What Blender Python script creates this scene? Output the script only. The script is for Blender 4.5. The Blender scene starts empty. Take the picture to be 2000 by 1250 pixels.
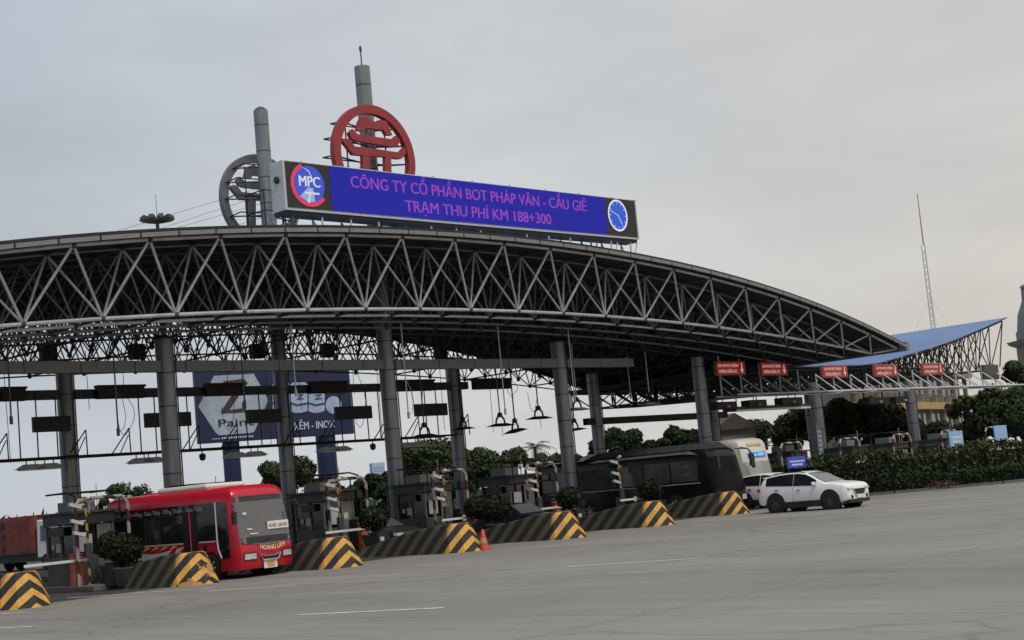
import bpy, bmesh, math, random
from mathutils import Vector, Matrix
R = math.radians
scene = bpy.context.scene
COL = scene.collection

# ------------------------------------------------------------------ camera
F, TH, PI_, RO, H = 2896.1, 0.805, 0.1109, 0.0923, 2.2      # focal length (px of a 2000 px frame), yaw, pitch, roll, eye height
FW = Vector((math.sin(TH)*math.cos(PI_), math.cos(TH)*math.cos(PI_), math.sin(PI_)))
_rt = Vector((math.cos(TH), -math.sin(TH), 0)); _up = _rt.cross(FW)
RT = _rt*math.cos(RO) - _up*math.sin(RO); UP = _rt*math.sin(RO) + _up*math.cos(RO)
cam = bpy.data.objects.new('camera', bpy.data.cameras.new('camera')); COL.objects.link(cam)
m4 = Matrix((RT, UP, -FW)).transposed().to_4x4(); m4.translation = (0, 0, H)
cam.matrix_world = m4
cam.data.sensor_width = 36; cam.data.lens = F/2000*36; cam.data.clip_end = 5000
scene.camera = cam
def ray(x, y): return FW*F + RT*(x-1000) - UP*(y-625)
def at(x, y, Y): q = ray(x, y); return Vector((0, 0, H)) + q*(Y/q.y)
def gnd(x, y): q = ray(x, y); return Vector((0, 0, H)) + q*(-H/q.z)
def atX(x, y, X): q = ray(x, y); return Vector((0, 0, H)) + q*(X/q.x)
def hit(x, y, p, n): q = ray(x, y); o = Vector((0, 0, H)); return o + q*((p-o).dot(n)/q.dot(n))
def atD(x, y, D): return Vector((0, 0, H)) + ray(x, y)*(D/F)

# ------------------------------------------------------------------ sky, sun, exposure
SUN_EL, SUN_AZ = 60, 192          # azimuth clockwise from +Y
sd = Vector((math.sin(R(SUN_AZ))*math.cos(R(SUN_EL)), math.cos(R(SUN_AZ))*math.cos(R(SUN_EL)), math.sin(R(SUN_EL))))
w = bpy.data.worlds.new('World'); scene.world = w; w.use_nodes = True
nt = w.node_tree; nt.nodes.clear()
def nn(t, **k):
    n = nt.nodes.new(t)
    for a, b in k.items(): setattr(n, a, b)
    return n
out = nn('ShaderNodeOutputWorld'); bg = nn('ShaderNodeBackground'); bg.inputs[1].default_value = 0.102
sky = nn('ShaderNodeTexSky', sky_type='NISHITA', sun_disc=False, sun_elevation=R(SUN_EL), sun_rotation=R(SUN_AZ))
tc = nn('ShaderNodeTexCoord'); mp = nn('ShaderNodeMapping'); mp.inputs['Scale'].default_value = (1.0, 1.0, 3.2)
nz = nn('ShaderNodeTexNoise'); nz.inputs['Scale'].default_value = 3.1; nz.inputs['Detail'].default_value = 7; nz.inputs['Roughness'].default_value = .55
n2 = nn('ShaderNodeTexNoise'); n2.inputs['Scale'].default_value = 1.3; n2.inputs['Detail'].default_value = 4
cr = nn('ShaderNodeValToRGB'); e = cr.color_ramp.elements                  # bluish cloud on one side, warm haze on the other
e[0].position = .05; e[0].color = (6.3, 5.85, 5.25, 1); e[1].position = .86; e[1].color = (3.9, 4.45, 5.1, 1)
for q_, c_ in ((.25, (6.2,6.1,5.9)), (.40, (6.0,6.05,6.05)), (.55, (5.5,5.75,6.0)), (.66, (4.85,5.2,5.6))): a = cr.color_ramp.elements.new(q_); a.color = (*c_, 1)
sx = nn('ShaderNodeSeparateXYZ')
cm = nn('ShaderNodeMapRange'); cm.inputs[1].default_value = .34; cm.inputs[2].default_value = .68; cm.inputs[3].default_value = .94; cm.inputs[4].default_value = 1.15
mul = nn('ShaderNodeVectorMath', operation='SCALE')
cov = nn('ShaderNodeMapRange'); cov.inputs[1].default_value = .36; cov.inputs[2].default_value = .52; cov.inputs[3].default_value = .88; cov.inputs[4].default_value = 1.0
mix = nn('ShaderNodeMix', data_type='RGBA')
L = nt.links.new
L(tc.outputs['Generated'], mp.inputs[0]); L(mp.outputs[0], nz.inputs['Vector']); L(mp.outputs[0], n2.inputs['Vector'])
L(tc.outputs['Generated'], sx.inputs[0]); 
side = nn('ShaderNodeVectorMath', operation='DOT_PRODUCT'); side.inputs[1].default_value = (-.69, .72, 0); L(tc.outputs['Generated'], side.inputs[0])
ad = nn('ShaderNodeMath', operation='MULTIPLY_ADD'); ad.inputs[1].default_value = .9; zz_ = nn('ShaderNodeMath', operation='MULTIPLY'); zz_.inputs[1].default_value = .6; L(sx.outputs['Z'], zz_.inputs[0]); L(side.outputs['Value'], ad.inputs[0]); L(zz_.outputs[0], ad.inputs[2])
ad2 = nn('ShaderNodeMath', operation='ADD'); ad2.inputs[1].default_value = .35; L(ad.outputs[0], ad2.inputs[0]); L(ad2.outputs[0], cr.inputs[0])
L(nz.outputs[0], cm.inputs[0]); L(cr.outputs[0], mul.inputs[0]); L(cm.outputs[0], mul.inputs['Scale'])
L(n2.outputs[0], cov.inputs[0]); L(cov.outputs[0], mix.inputs[0]); L(sky.outputs[0], mix.inputs[6]); L(mul.outputs[0], mix.inputs[7])
L(mix.outputs[2], bg.inputs[0]); L(bg.outputs[0], out.inputs[0])
sl = bpy.data.lights.new('sun', 'SUN'); sl.energy = 2.1; sl.angle = R(16); sl.color = (1, .95, .88)
so = bpy.data.objects.new('sun', sl); COL.objects.link(so); so.rotation_euler = (-sd).to_track_quat('-Z', 'Y').to_euler()
scene.view_settings.view_transform = 'Standard'; scene.view_settings.look = 'None'
scene.view_settings.exposure = 0; scene.view_settings.gamma = 1
try: scene.view_settings.use_curve_mapping = False
except Exception: pass

# ------------------------------------------------------------------ materials
MATS = {}
def M(name, col, rough=.6, metal=0, var=.18, scale=3.0, bump=0, bscale=40, emit=None, es=1, spec=.5, dirt=None, dscale=1.2, damt=.5):
    if name in MATS: return MATS[name]
    m = bpy.data.materials.new(name); m.use_nodes = True; t = m.node_tree; b = t.nodes['Principled BSDF']; MATS[name] = m
    b.inputs['Roughness'].default_value = rough; b.inputs['Metallic'].default_value = metal
    b.inputs['Specular IOR Level'].default_value = spec
    c = t.nodes.new('ShaderNodeTexCoord'); n = t.nodes.new('ShaderNodeTexNoise')
    n.inputs['Scale'].default_value = scale; n.inputs['Detail'].default_value = 6
    r = t.nodes.new('ShaderNodeMapRange'); r.inputs[1].default_value = .3; r.inputs[2].default_value = .7
    r.inputs[3].default_value = 1-var; r.inputs[4].default_value = 1+var
    s = t.nodes.new('ShaderNodeVectorMath'); s.operation = 'SCALE'; s.inputs[0].default_value = col[:3]
    l = t.links.new
    l(c.outputs['Object'], n.inputs['Vector']); l(n.outputs[0], r.inputs[0]); l(r.outputs[0], s.inputs['Scale'])
    src = s.outputs[0]
    if dirt:
        n2 = t.nodes.new('ShaderNodeTexNoise'); n2.inputs['Scale'].default_value = dscale; n2.inputs['Detail'].default_value = 8; n2.inputs['Roughness'].default_value = .65
        r2 = t.nodes.new('ShaderNodeMapRange'); r2.inputs[1].default_value = .5; r2.inputs[2].default_value = .68; r2.inputs[4].default_value = damt
        mx = t.nodes.new('ShaderNodeMix'); mx.data_type = 'RGBA'; mx.inputs[7].default_value = (*dirt, 1)
        l(c.outputs['Object'], n2.inputs['Vector']); l(n2.outputs[0], r2.inputs[0]); l(r2.outputs[0], mx.inputs[0]); l(src, mx.inputs[6]); src = mx.outputs[2]
    l(src, b.inputs['Base Color'])
    if bump:
        n3 = t.nodes.new('ShaderNodeTexNoise'); n3.inputs['Scale'].default_value = bscale; n3.inputs['Detail'].default_value = 4
        bp = t.nodes.new('ShaderNodeBump'); bp.inputs['Strength'].default_value = bump; bp.inputs['Distance'].default_value = .02
        l(c.outputs['Object'], n3.inputs['Vector']); l(n3.outputs[0], bp.inputs['Height']); l(bp.outputs[0], b.inputs['Normal'])
    if emit:
        b.inputs['Emission Color'].default_value = (*emit, 1); b.inputs['Emission Strength'].default_value = es
    return m
def math_node(t, op, a, b=None):
    n = t.nodes.new('ShaderNodeMath'); n.operation = op
    for i, v in enumerate((a, b)):
        if v is None: continue
        if isinstance(v, (int, float)): n.inputs[i].default_value = v
        else: t.links.new(v, n.inputs[i])
    return n.outputs[0]

steel_mid = M('half_shaded_tube', (.155, .16, .17), .5, .2, .2, 2)  # darker copy of the tube: light falloff behind the front row put into colour
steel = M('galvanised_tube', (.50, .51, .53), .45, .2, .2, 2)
steel_in = M('shaded_inner_tube', (.06, .062, .067), .55, .1, .2, 2)  # near-black copy of the tube, shade under the roof put into its colour
dark_steel = M('dark_painted_steel', (.05, .052, .056), .6, 0, .3, 2)
black = M('black_paint', (.013, .013, .014), .55, 0, .3)
rubber = M('tyre_rubber', (.015, .015, .015), .85)
grey_panel = M('grey_panel', (.19, .195, .20), .55, 0, .12, 2, dirt=(.12, .11, .1), dscale=2)
light_grey = M('light_grey_paint', (.5, .5, .5), .5, 0, .12, 2, dirt=(.25, .23, .2), dscale=2)
white_p = M('white_paint', (.72, .72, .71), .4, 0, .08, 2, dirt=(.4, .38, .34), dscale=2, damt=.3)
car_white = M('white_car_paint', (.80, .81, .83), .22, 0, .03, 2, spec=.6)
dull_glass = M('dull_dark_glass', (.008,.009,.010), .3, spec=.06)
glass = M('dark_glass', (.012, .014, .017), .06, 0, .1, spec=.8)
glass_l = M('windscreen_glass', (.10, .105, .112), .10, 0, .1, spec=1.0)
concrete = M('concrete', (.25, .245, .235), .85, 0, .2, 1.5, .3, 30, dirt=(.12, .115, .11))
kerbm = M('kerb_concrete', (.12, .118, .112), .85, 0, .3, 1.2, .3, 30, dirt=(.06, .06, .055))
roof_blue = M('blue_roof_sheet', (.15, .235, .42), .5, 0, .06, .25)
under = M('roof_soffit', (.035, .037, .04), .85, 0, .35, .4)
red_sign = M('red_led_sign', (.10, .012, .014), .45, 0, .2, 6, emit=(.25, .016, .016), es=.5)
sign_edge = M('sign_housing_red', (.35, .10, .08), .5)
led_txt = M('sign_glyph', (.4, .3, .28), .5, emit=(.95, .50, .42), es=.5)
orange = M('orange_cabinet', (.52, .11, .05), .5, 0, .2, 4, dirt=(.25, .06, .04))
coral_red = M('red_emblem', (.28, .028, .032), .55, 0, .12, 2)
bark = M('bark', (.06, .05, .04), .9, 0, .3, 6)
clay = M('planter_concrete', (.06, .06, .057), .85, 0, .2, 4)
white_mark = M('road_paint', (.60, .60, .58), .7, 0, .12, 3, dirt=(.3, .3, .29), dscale=2.5, damt=.8)
chrome = M('chrome_trim', (.6, .6, .6), .2, .8)
headl = M('headlight_glass', (.55, .57, .6), .12, .1, .35, 9)
amber = M('amber_lens', (.3, .09, .02), .3)
tail = M('red_lens', (.4, .02, .02), .3)

def leafmat(name, a, b):
    m = bpy.data.materials.new(name); m.use_nodes = True; t = m.node_tree; p = t.nodes['Principled BSDF']; p.inputs['Roughness'].default_value = .7; p.inputs['Specular IOR Level'].default_value = .15
    g = t.nodes.new('ShaderNodeNewGeometry'); c = t.nodes.new('ShaderNodeTexCoord')
    n = t.nodes.new('ShaderNodeTexNoise'); n.inputs['Scale'].default_value = .9; n.inputs['Detail'].default_value = 4
    r = t.nodes.new('ShaderNodeValToRGB'); r.color_ramp.elements[0].position = .3; r.color_ramp.elements[1].position = .75
    r.color_ramp.elements[0].color = (*a, 1); r.color_ramp.elements[1].color = (*b, 1)
    t.links.new(c.outputs['Object'], n.inputs['Vector'])
    s = math_node(t, 'MULTIPLY_ADD', g.outputs['Random Per Island'], .5); t.links.new(n.outputs[0], s.node.inputs[2])
    s2 = math_node(t, 'SUBTRACT', s, .15); t.links.new(s2, r.inputs[0]); t.links.new(r.outputs[0], p.inputs['Base Color'])
    MATS[name] = m; return m
leaf_a = leafmat('broad_leaves', (.022, .032, .014), (.055, .075, .03))
leaf_b = leafmat('dark_leaves', (.014, .022, .011), (.035, .05, .022))
leaf_c = leafmat('hedge_leaves', (.016, .026, .010), (.065, .085, .032))

leaf_d = leafmat('shrub_leaves', (.007, .011, .006), (.025, .035, .016))

def stripe_mat(name, broken=False):
    m = bpy.data.materials.new(name); m.use_nodes = True; t = m.node_tree; p = t.nodes['Principled BSDF']; l = t.links.new
    p.inputs['Roughness'].default_value = .75
    c = t.nodes.new('ShaderNodeTexCoord'); s = t.nodes.new('ShaderNodeSeparateXYZ'); l(c.outputs['Object'], s.inputs[0])
    n0 = t.nodes.new('ShaderNodeTexNoise'); n0.inputs['Scale'].default_value = 5; n0.inputs['Detail'].default_value = 5; l(c.outputs['Object'], n0.inputs['Vector'])
    ax = math_node(t, 'ABSOLUTE', s.outputs['X'])
    v = math_node(t, 'ADD', s.outputs['Z'], math_node(t, 'MULTIPLY', s.outputs['Y'], -1.0))
    v = math_node(t, 'ADD', math_node(t, 'ADD', s.outputs['Z'], math_node(t, 'MULTIPLY', s.outputs['Y'], .95)), math_node(t, 'MULTIPLY', ax, .62))
    v = math_node(t, 'ADD', v, math_node(t, 'MULTIPLY', n0.outputs[0], .05))
    fr = math_node(t, 'FRACT', math_node(t, 'DIVIDE', math_node(t, 'ADD', v, .10), .66))
    k = math_node(t, 'GREATER_THAN', fr, .47)
    yel = t.nodes.new('ShaderNodeMix'); yel.data_type = 'RGBA'; yel.inputs[6].default_value = (.62, .33, .055, 1); yel.inputs[7].default_value = (.36, .20, .06, 1)
    n1 = t.nodes.new('ShaderNodeTexNoise'); n1.inputs['Scale'].default_value = 2.2; n1.inputs['Detail'].default_value = 9; n1.inputs['Roughness'].default_value = .7; l(c.outputs['Object'], n1.inputs['Vector'])
    r1 = t.nodes.new('ShaderNodeMapRange'); r1.inputs[1].default_value = .48; r1.inputs[2].default_value = .72; l(n1.outputs[0], r1.inputs[0]); l(r1.outputs[0], yel.inputs[0])
    mx = t.nodes.new('ShaderNodeMix'); mx.data_type = 'RGBA'; l(k, mx.inputs[0]); l(yel.outputs[2], mx.inputs[6]); mx.inputs[7].default_value = (.016, .016, .017, 1)
    src = mx.outputs[2]
    # dirty old paint plus shade, both put into the colour behind the front
    aged_shaded = t.nodes.new('ShaderNodeMapRange'); aged_shaded.inputs[1].default_value = .95; aged_shaded.inputs[2].default_value = 1.15; l(math_node(t, 'ADD', s.outputs['Y'], math_node(t, 'MULTIPLY', n1.outputs[0], .3)), aged_shaded.inputs[0])
    ag = t.nodes.new('ShaderNodeMix'); ag.data_type = 'RGBA'; l(k, ag.inputs[0]); ag.inputs[6].default_value = (.075, .064, .036, 1); ag.inputs[7].default_value = (.014, .014, .014, 1)
    am = t.nodes.new('ShaderNodeMix'); am.data_type = 'RGBA'; l(aged_shaded.outputs[0], am.inputs[0]); l(src, am.inputs[6]); l(ag.outputs[2], am.inputs[7]); src = am.outputs[2]
    if broken:
        n2 = t.nodes.new('ShaderNodeTexNoise'); n2.inputs['Scale'].default_value = 1.5; n2.inputs['Detail'].default_value = 7; n2.inputs['Roughness'].default_value = .6; l(c.outputs['Object'], n2.inputs['Vector'])
        near = math_node(t, 'MULTIPLY', s.outputs['Y'], -.16)
        q = math_node(t, 'GREATER_THAN', math_node(t, 'ADD', n2.outputs[0], near), .47)
        m2 = t.nodes.new('ShaderNodeMix'); m2.data_type = 'RGBA'; l(q, m2.inputs[0]); l(src, m2.inputs[6]); m2.inputs[7].default_value = (.40, .21, .085, 1); src = m2.outputs[2]
    n3 = t.nodes.new('ShaderNodeTexNoise'); n3.inputs['Scale'].default_value = 14; n3.inputs['Detail'].default_value = 5; l(c.outputs['Object'], n3.inputs['Vector'])
    bp = t.nodes.new('ShaderNodeBump'); bp.inputs['Strength'].default_value = .35; bp.inputs['Distance'].default_value = .03; l(n3.outputs[0], bp.inputs['Height']); l(bp.outputs[0], p.inputs['Normal'])
    l(src, p.inputs['Base Color']); return m
stripes = stripe_mat('hazard_stripes'); stripes_broken = stripe_mat('broken_hazard_stripes', True)

def band_mat(name, c1, c2, period, duty=.5):
    m = bpy.data.materials.new(name); m.use_nodes = True; t = m.node_tree; p = t.nodes['Principled BSDF']; l = t.links.new
    c = t.nodes.new('ShaderNodeTexCoord'); s = t.nodes.new('ShaderNodeSeparateXYZ'); l(c.outputs['Object'], s.inputs[0])
    v = math_node(t, 'ADD', s.outputs['Z'], s.outputs['X'])
    k = math_node(t, 'GREATER_THAN', math_node(t, 'FRACT', math_node(t, 'DIVIDE', v, period)), duty)
    mx = t.nodes.new('ShaderNodeMix'); mx.data_type = 'RGBA'; l(k, mx.inputs[0]); mx.inputs[6].default_value = (*c1, 1); mx.inputs[7].default_value = (*c2, 1)
    l(mx.outputs[2], p.inputs['Base Color']); p.inputs['Roughness'].default_value = .5; return m
redwhite = band_mat('red_white_bands', (.30, .295, .29), (.07, .01, .01), .9, .52)
yelblack = band_mat('yellow_black_bands', (.35, .24, .07), (.02, .02, .02), .5)

def column_mat():
    m = bpy.data.materials.new('column_cladding'); m.use_nodes = True; t = m.node_tree; p = t.nodes['Principled BSDF']; l = t.links.new
    p.inputs['Roughness'].default_value = .38; p.inputs['Metallic'].default_value = .45
    c = t.nodes.new('ShaderNodeTexCoord'); s = t.nodes.new('ShaderNodeSeparateXYZ'); l(c.outputs['Object'], s.inputs[0])
    mp = t.nodes.new('ShaderNodeMapping'); mp.inputs['Scale'].default_value = (6, 6, .6); l(c.outputs['Object'], mp.inputs[0])
    n = t.nodes.new('ShaderNodeTexNoise'); n.inputs['Scale'].default_value = 1; n.inputs['Detail'].default_value = 6; l(mp.outputs[0], n.inputs['Vector'])
    r = t.nodes.new('ShaderNodeValToRGB'); r.color_ramp.elements[0].position = .3; r.color_ramp.elements[0].color = (.165, .17, .18, 1)
    r.color_ramp.elements[1].position = .7; r.color_ramp.elements[1].color = (.25, .26, .275, 1); l(n.outputs[0], r.inputs[0])
    l(r.outputs[0], p.inputs['Base Color']); return m
colm = column_mat()

def ground_mat():
    m = bpy.data.materials.new('worn_road_surface'); m.use_nodes = True; t = m.node_tree; p = t.nodes['Principled BSDF']; l = t.links.new
    p.inputs['Roughness'].default_value = .8; p.inputs['Specular IOR Level'].default_value = .35
    c = t.nodes.new('ShaderNodeTexCoord')
    def noise(scale, sc=(1, 1, 1), det=6, rough=.6, rz=0):
        mp = t.nodes.new('ShaderNodeMapping'); mp.inputs['Scale'].default_value = sc; mp.inputs['Rotation'].default_value = (0, 0, rz)
        n = t.nodes.new('ShaderNodeTexNoise'); n.inputs['Scale'].default_value = scale; n.inputs['Detail'].default_value = det; n.inputs['Roughness'].default_value = rough
        l(c.outputs['Object'], mp.inputs[0]); l(mp.outputs[0], n.inputs['Vector']); return n.outputs[0]
    def rng(x, a, b, lo, hi):
        r = t.nodes.new('ShaderNodeMapRange'); l(x, r.inputs[0])
        for i, v in enumerate((a, b, lo, hi)): r.inputs[i+1].default_value = v
        return r.outputs[0]
    v = rng(noise(.12), .3, .7, .86, 1.12)
    v = math_node(t, 'MULTIPLY', v, rng(noise(1.0, (1.6, .10, 1), 5, .6, R(-16)), .3, .72, .90, 1.06))     # wheel-worn streaks along the traffic
    v = math_node(t, 'MULTIPLY', v, rng(noise(.5, (.9, .05, 1), 4, .6, R(-16)), .58, .72, 1.0, .86))        # long dark tyre trails
    v = math_node(t, 'MULTIPLY', v, rng(noise(38, (1, 1, 1), 3, .7), .25, .75, .85, 1.15))                    # aggregate
    v = math_node(t, 'MULTIPLY', v, rng(noise(.9, (1, 1, 1), 9, .75), .60, .70, 1.0, .62))                    # oil stains
    # slab joints
    s = t.nodes.new('ShaderNodeSeparateXYZ'); l(c.outputs['Object'], s.inputs[0])
    wob = math_node(t, 'MULTIPLY', noise(.7), .25)
    def joint(axis, period, wdt):
        q = math_node(t, 'FRACT', math_node(t, 'DIVIDE', math_node(t, 'ADD', s.outputs[axis], wob), period))
        return math_node(t, 'LESS_THAN', q, wdt/period)
    j = math_node(t, 'MAXIMUM', joint('Y', 7.7, .05), joint('X', 6.1, .05))
    v = math_node(t, 'MULTIPLY', v, math_node(t, 'SUBTRACT', 1.0, math_node(t, 'MULTIPLY', j, .38)))
    mpv = t.nodes.new('ShaderNodeMapping'); mpv.inputs['Scale'].default_value = (1, .55, 1); mpv.inputs['Rotation'].default_value = (0, 0, R(-14)); l(c.outputs['Object'], mpv.inputs[0])
    wv = t.nodes.new('ShaderNodeTexNoise'); wv.inputs['Scale'].default_value = .6; wv.inputs['Detail'].default_value = 5; l(mpv.outputs[0], wv.inputs['Vector'])
    wm = t.nodes.new('ShaderNodeVectorMath'); wm.operation = 'MULTIPLY_ADD'; wm.inputs[1].default_value = (2.2,2.2,0); l(wv.outputs['Color'], wm.inputs[0]); l(mpv.outputs[0], wm.inputs[2])
    vo = t.nodes.new('ShaderNodeTexVoronoi'); vo.feature = 'DISTANCE_TO_EDGE'; vo.inputs['Scale'].default_value = .13; l(wm.outputs[0], vo.inputs['Vector'])
    v = math_node(t, 'MULTIPLY', v, rng(vo.outputs['Distance'], .002, .008, .80, 1.0))                          # tar-filled cracks
    vp = t.nodes.new('ShaderNodeTexVoronoi'); vp.inputs['Scale'].default_value = .16; l(mpv.outputs[0], vp.inputs['Vector'])
    sp_ = t.nodes.new('ShaderNodeSeparateColor'); l(vp.outputs['Color'], sp_.inputs[0])
    v = math_node(t, 'MULTIPLY', v, rng(sp_.outputs[0], 0, 1, .93, 1.07))                                       # patched areas
    v = math_node(t, 'MULTIPLY', v, rng(noise(.33, (1.2,.12,1), 6, .65, R(-20)), .6, .66, 1.0, .84))            # skid marks
    v = math_node(t, 'MULTIPLY', v, rng(noise(.21, (1,.35,1), 8, .7, R(-16)), .52, .72, 1.0, 1.16))             # dusty pale smears
    sc = t.nodes.new('ShaderNodeVectorMath'); sc.operation = 'SCALE'; sc.inputs[0].default_value = (.222, .213, .198); l(v, sc.inputs['Scale'])
    l(sc.outputs[0], p.inputs['Base Color'])
    b = t.nodes.new('ShaderNodeBump'); b.inputs['Strength'].default_value = .25; b.inputs['Distance'].default_value = .02; l(noise(30), b.inputs['Height']); l(b.outputs[0], p.inputs['Normal'])
    return m

# ------------------------------------------------------------------ mesh helpers
class MB:
    def __init__(s): s.v = []; s.f = []; s.mi = []; s.cur = 0
    def add(s, vs, fs):
        o = len(s.v); s.v += [tuple(x) for x in vs]; s.f += [tuple(i+o for i in f) for f in fs]; s.mi += [s.cur]*len(fs); return s
    def box(s, x0, y0, z0, x1, y1, z1):
        return s.add([(x0,y0,z0),(x1,y0,z0),(x1,y1,z0),(x0,y1,z0),(x0,y0,z1),(x1,y0,z1),(x1,y1,z1),(x0,y1,z1)],
                     [(0,3,2,1),(4,5,6,7),(0,1,5,4),(1,2,6,5),(2,3,7,6),(3,0,4,7)])
    def obox(s, c, ux, uy, uz):
        c = Vector(c); ux, uy, uz = Vector(ux), Vector(uy), Vector(uz)
        vs = [c+ux*a+uy*b+uz*d for d in (-1,1) for a, b in ((-1,-1),(1,-1),(1,1),(-1,1))]
        return s.add(vs, [(0,3,2,1),(4,5,6,7),(0,1,5,4),(1,2,6,5),(2,3,7,6),(3,0,4,7)])
    def tube(s, p, q, r, n=6, r2=None):
        p, q = Vector(p), Vector(q); d = (q-p)
        if d.length < 1e-6: return s
        d.normalize(); a = d.orthogonal().normalized(); b = d.cross(a); r2 = r if r2 is None else r2
        vs = []
        for c, rr in ((p, r), (q, r2)):
            for i in range(n):
                t = 2*math.pi*i/n; vs.append(c + a*math.cos(t)*rr + b*math.sin(t)*rr)
        fs = [(i, (i+1) % n, n+(i+1) % n, n+i) for i in range(n)] + [tuple(range(n-1, -1, -1)), tuple(range(n, 2*n))]
        return s.add(vs, fs)
    def path(s, pts, r, n=6):
        for i in range(len(pts)-1): s.tube(pts[i], pts[i+1], r, n)
        return s
    def lathe(s, prof, n=16, c=(0,0,0), axis='z'):
        vs = []; k = len(prof)
        for r, z in prof:
            for i in range(n):
                t = 2*math.pi*i/n; x, y = r*math.cos(t), r*math.sin(t)
                q = (x, y, z) if axis == 'z' else ((z, x, y) if axis == 'x' else (y, z, x))
                vs.append((q[0]+c[0], q[1]+c[1], q[2]+c[2]))
        fs = []
        for j in range(k-1):
            for i in range(n): fs.append((j*n+i, j*n+(i+1) % n, (j+1)*n+(i+1) % n, (j+1)*n+i))
        fs += [tuple(range(n-1, -1, -1)), tuple(range((k-1)*n, k*n))]
        return s.add(vs, fs)
    def prism(s, poly, o, ux, uy, uz):      # polygon in (ux,uy) at o, extruded by vector uz
        o, ux, uy, uz = Vector(o), Vector(ux), Vector(uy), Vector(uz); n = len(poly)
        vs = [o+ux*a+uy*b for a, b in poly] + [o+ux*a+uy*b+uz for a, b in poly]
        return s.add(vs, [tuple(range(n)), tuple(range(2*n-1, n-1, -1))] + [(i, n+i, n+(i+1) % n, (i+1) % n) for i in range(n)])
    def loft(s, rings, caps=True, closed=True):
        n = len(rings[0]); vs = [p for r in rings for p in r]; fs = []
        for j in range(len(rings)-1):
            for i in range(n if closed else n-1): fs.append((j*n+i, (j+1)*n+i, (j+1)*n+(i+1) % n, j*n+(i+1) % n))
        if caps: fs += [tuple(range(n)), tuple(range((len(rings))*n-1, (len(rings)-1)*n-1, -1))]
        return s.add(vs, fs)
    def grid(s, pts):                        # pts[j][i] open surface
        return s.loft(pts, False, False)
    def text(s, body, o, ux, uz, width=None, height=.5, bold=0, depth=0, fit=True, center=False):
        vs, fs, wd = text_geo(body, 0)
        k = height/.729; kx = (width/wd) if (width and fit) else k
        o, ux, uz = Vector(o), Vector(ux), Vector(uz)
        off = -wd/2*kx if center else 0
        nrm = ux.cross(uz)
        for sh, lift in (((0,0),) if not bold else ((-bold,0),(0,.0015),(bold,.003))): s.add([o+ux*((x+sh)*kx+off)+uz*(y*k)+nrm*lift for x, y in vs], fs)
        return s
    def build(s, name, mats, parent=None, smooth=None, bevel=0, loc=None):
        me = bpy.data.meshes.new(name); me.from_pydata(s.v, [], s.f)
        for m in (mats if isinstance(mats, (list, tuple)) else [mats]): me.materials.append(m)
        me.polygons.foreach_set('material_index', s.mi)
        bm = bmesh.new(); bm.from_mesh(me); bmesh.ops.recalc_face_normals(bm, faces=bm.faces); bm.to_mesh(me); bm.free()
        if smooth is not None:
            me.polygons.foreach_set('use_smooth', [True]*len(me.polygons)); me.set_sharp_from_angle(angle=R(smooth))
        me.update()
        o = bpy.data.objects.new(name, me); COL.objects.link(o)
        if parent: o.parent = parent
        if loc: o.location = loc
        if bevel:
            b = o.modifiers.new('bevel', 'BEVEL'); b.width = bevel; b.segments = 2; b.limit_method = 'ANGLE'; b.angle_limit = R(40)
        return o
TXT = {}
def text_geo(body, bold):
    if (body, bold) in TXT: return TXT[body, bold]
    c = bpy.data.curves.new('lettering', 'FONT'); c.body = body; c.offset = bold; c.resolution_u = 3
    o = bpy.data.objects.new('lettering', c); COL.objects.link(o)
    dg = bpy.context.evaluated_depsgraph_get(); me = bpy.data.meshes.new_from_object(o.evaluated_get(dg))
    xs = [v.co.x for v in me.vertices]; x0 = min(xs)
    vs = [(v.co.x-x0, v.co.y) for v in me.vertices]; fs = [tuple(p.vertices) for p in me.polygons]; wd = max(xs)-x0
    bpy.data.objects.remove(o); bpy.data.curves.remove(c); bpy.data.meshes.remove(me)
    TXT[body, bold] = (vs, fs, wd); return TXT[body, bold]
def tag(o, label=None, cat=None, group=None, kind=None):
    if label: o['label'] = label
    if cat: o['category'] = cat
    if group: o['group'] = group
    if kind: o['kind'] = kind
    return o
def thing(name, label, cat, loc=(0,0,0), rz=0, group=None):
    o = bpy.data.objects.new(name, None); COL.objects.link(o); o.location = loc; o.rotation_euler = (0,0,rz); o.empty_display_size = .2
    return tag(o, label, cat, group)
def dup(o, loc=None, rz=None, label=None, parent=None):
    c = o.copy(); COL.objects.link(c); c.parent = parent
    for ch in list(o.children): dup(ch, parent=c)
    if loc is not None: c.location = loc
    if rz is not None: c.rotation_euler = (0,0,rz)
    if label: c['label'] = label
    return c
ORD = ['first','second','third','fourth','fifth','sixth','seventh','eighth','ninth','tenth','eleventh','twelfth','thirteenth','fourteenth']
def lerp(a, b, t): return a+(b-a)*t
def interp(tab, x):
    if x <= tab[0][0]: return tab[0][1]
    for (a, p), (b, q) in zip(tab, tab[1:]):
        if x <= b: return p+(q-p)*(x-a)/(b-a)
    return tab[-1][1]

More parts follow.
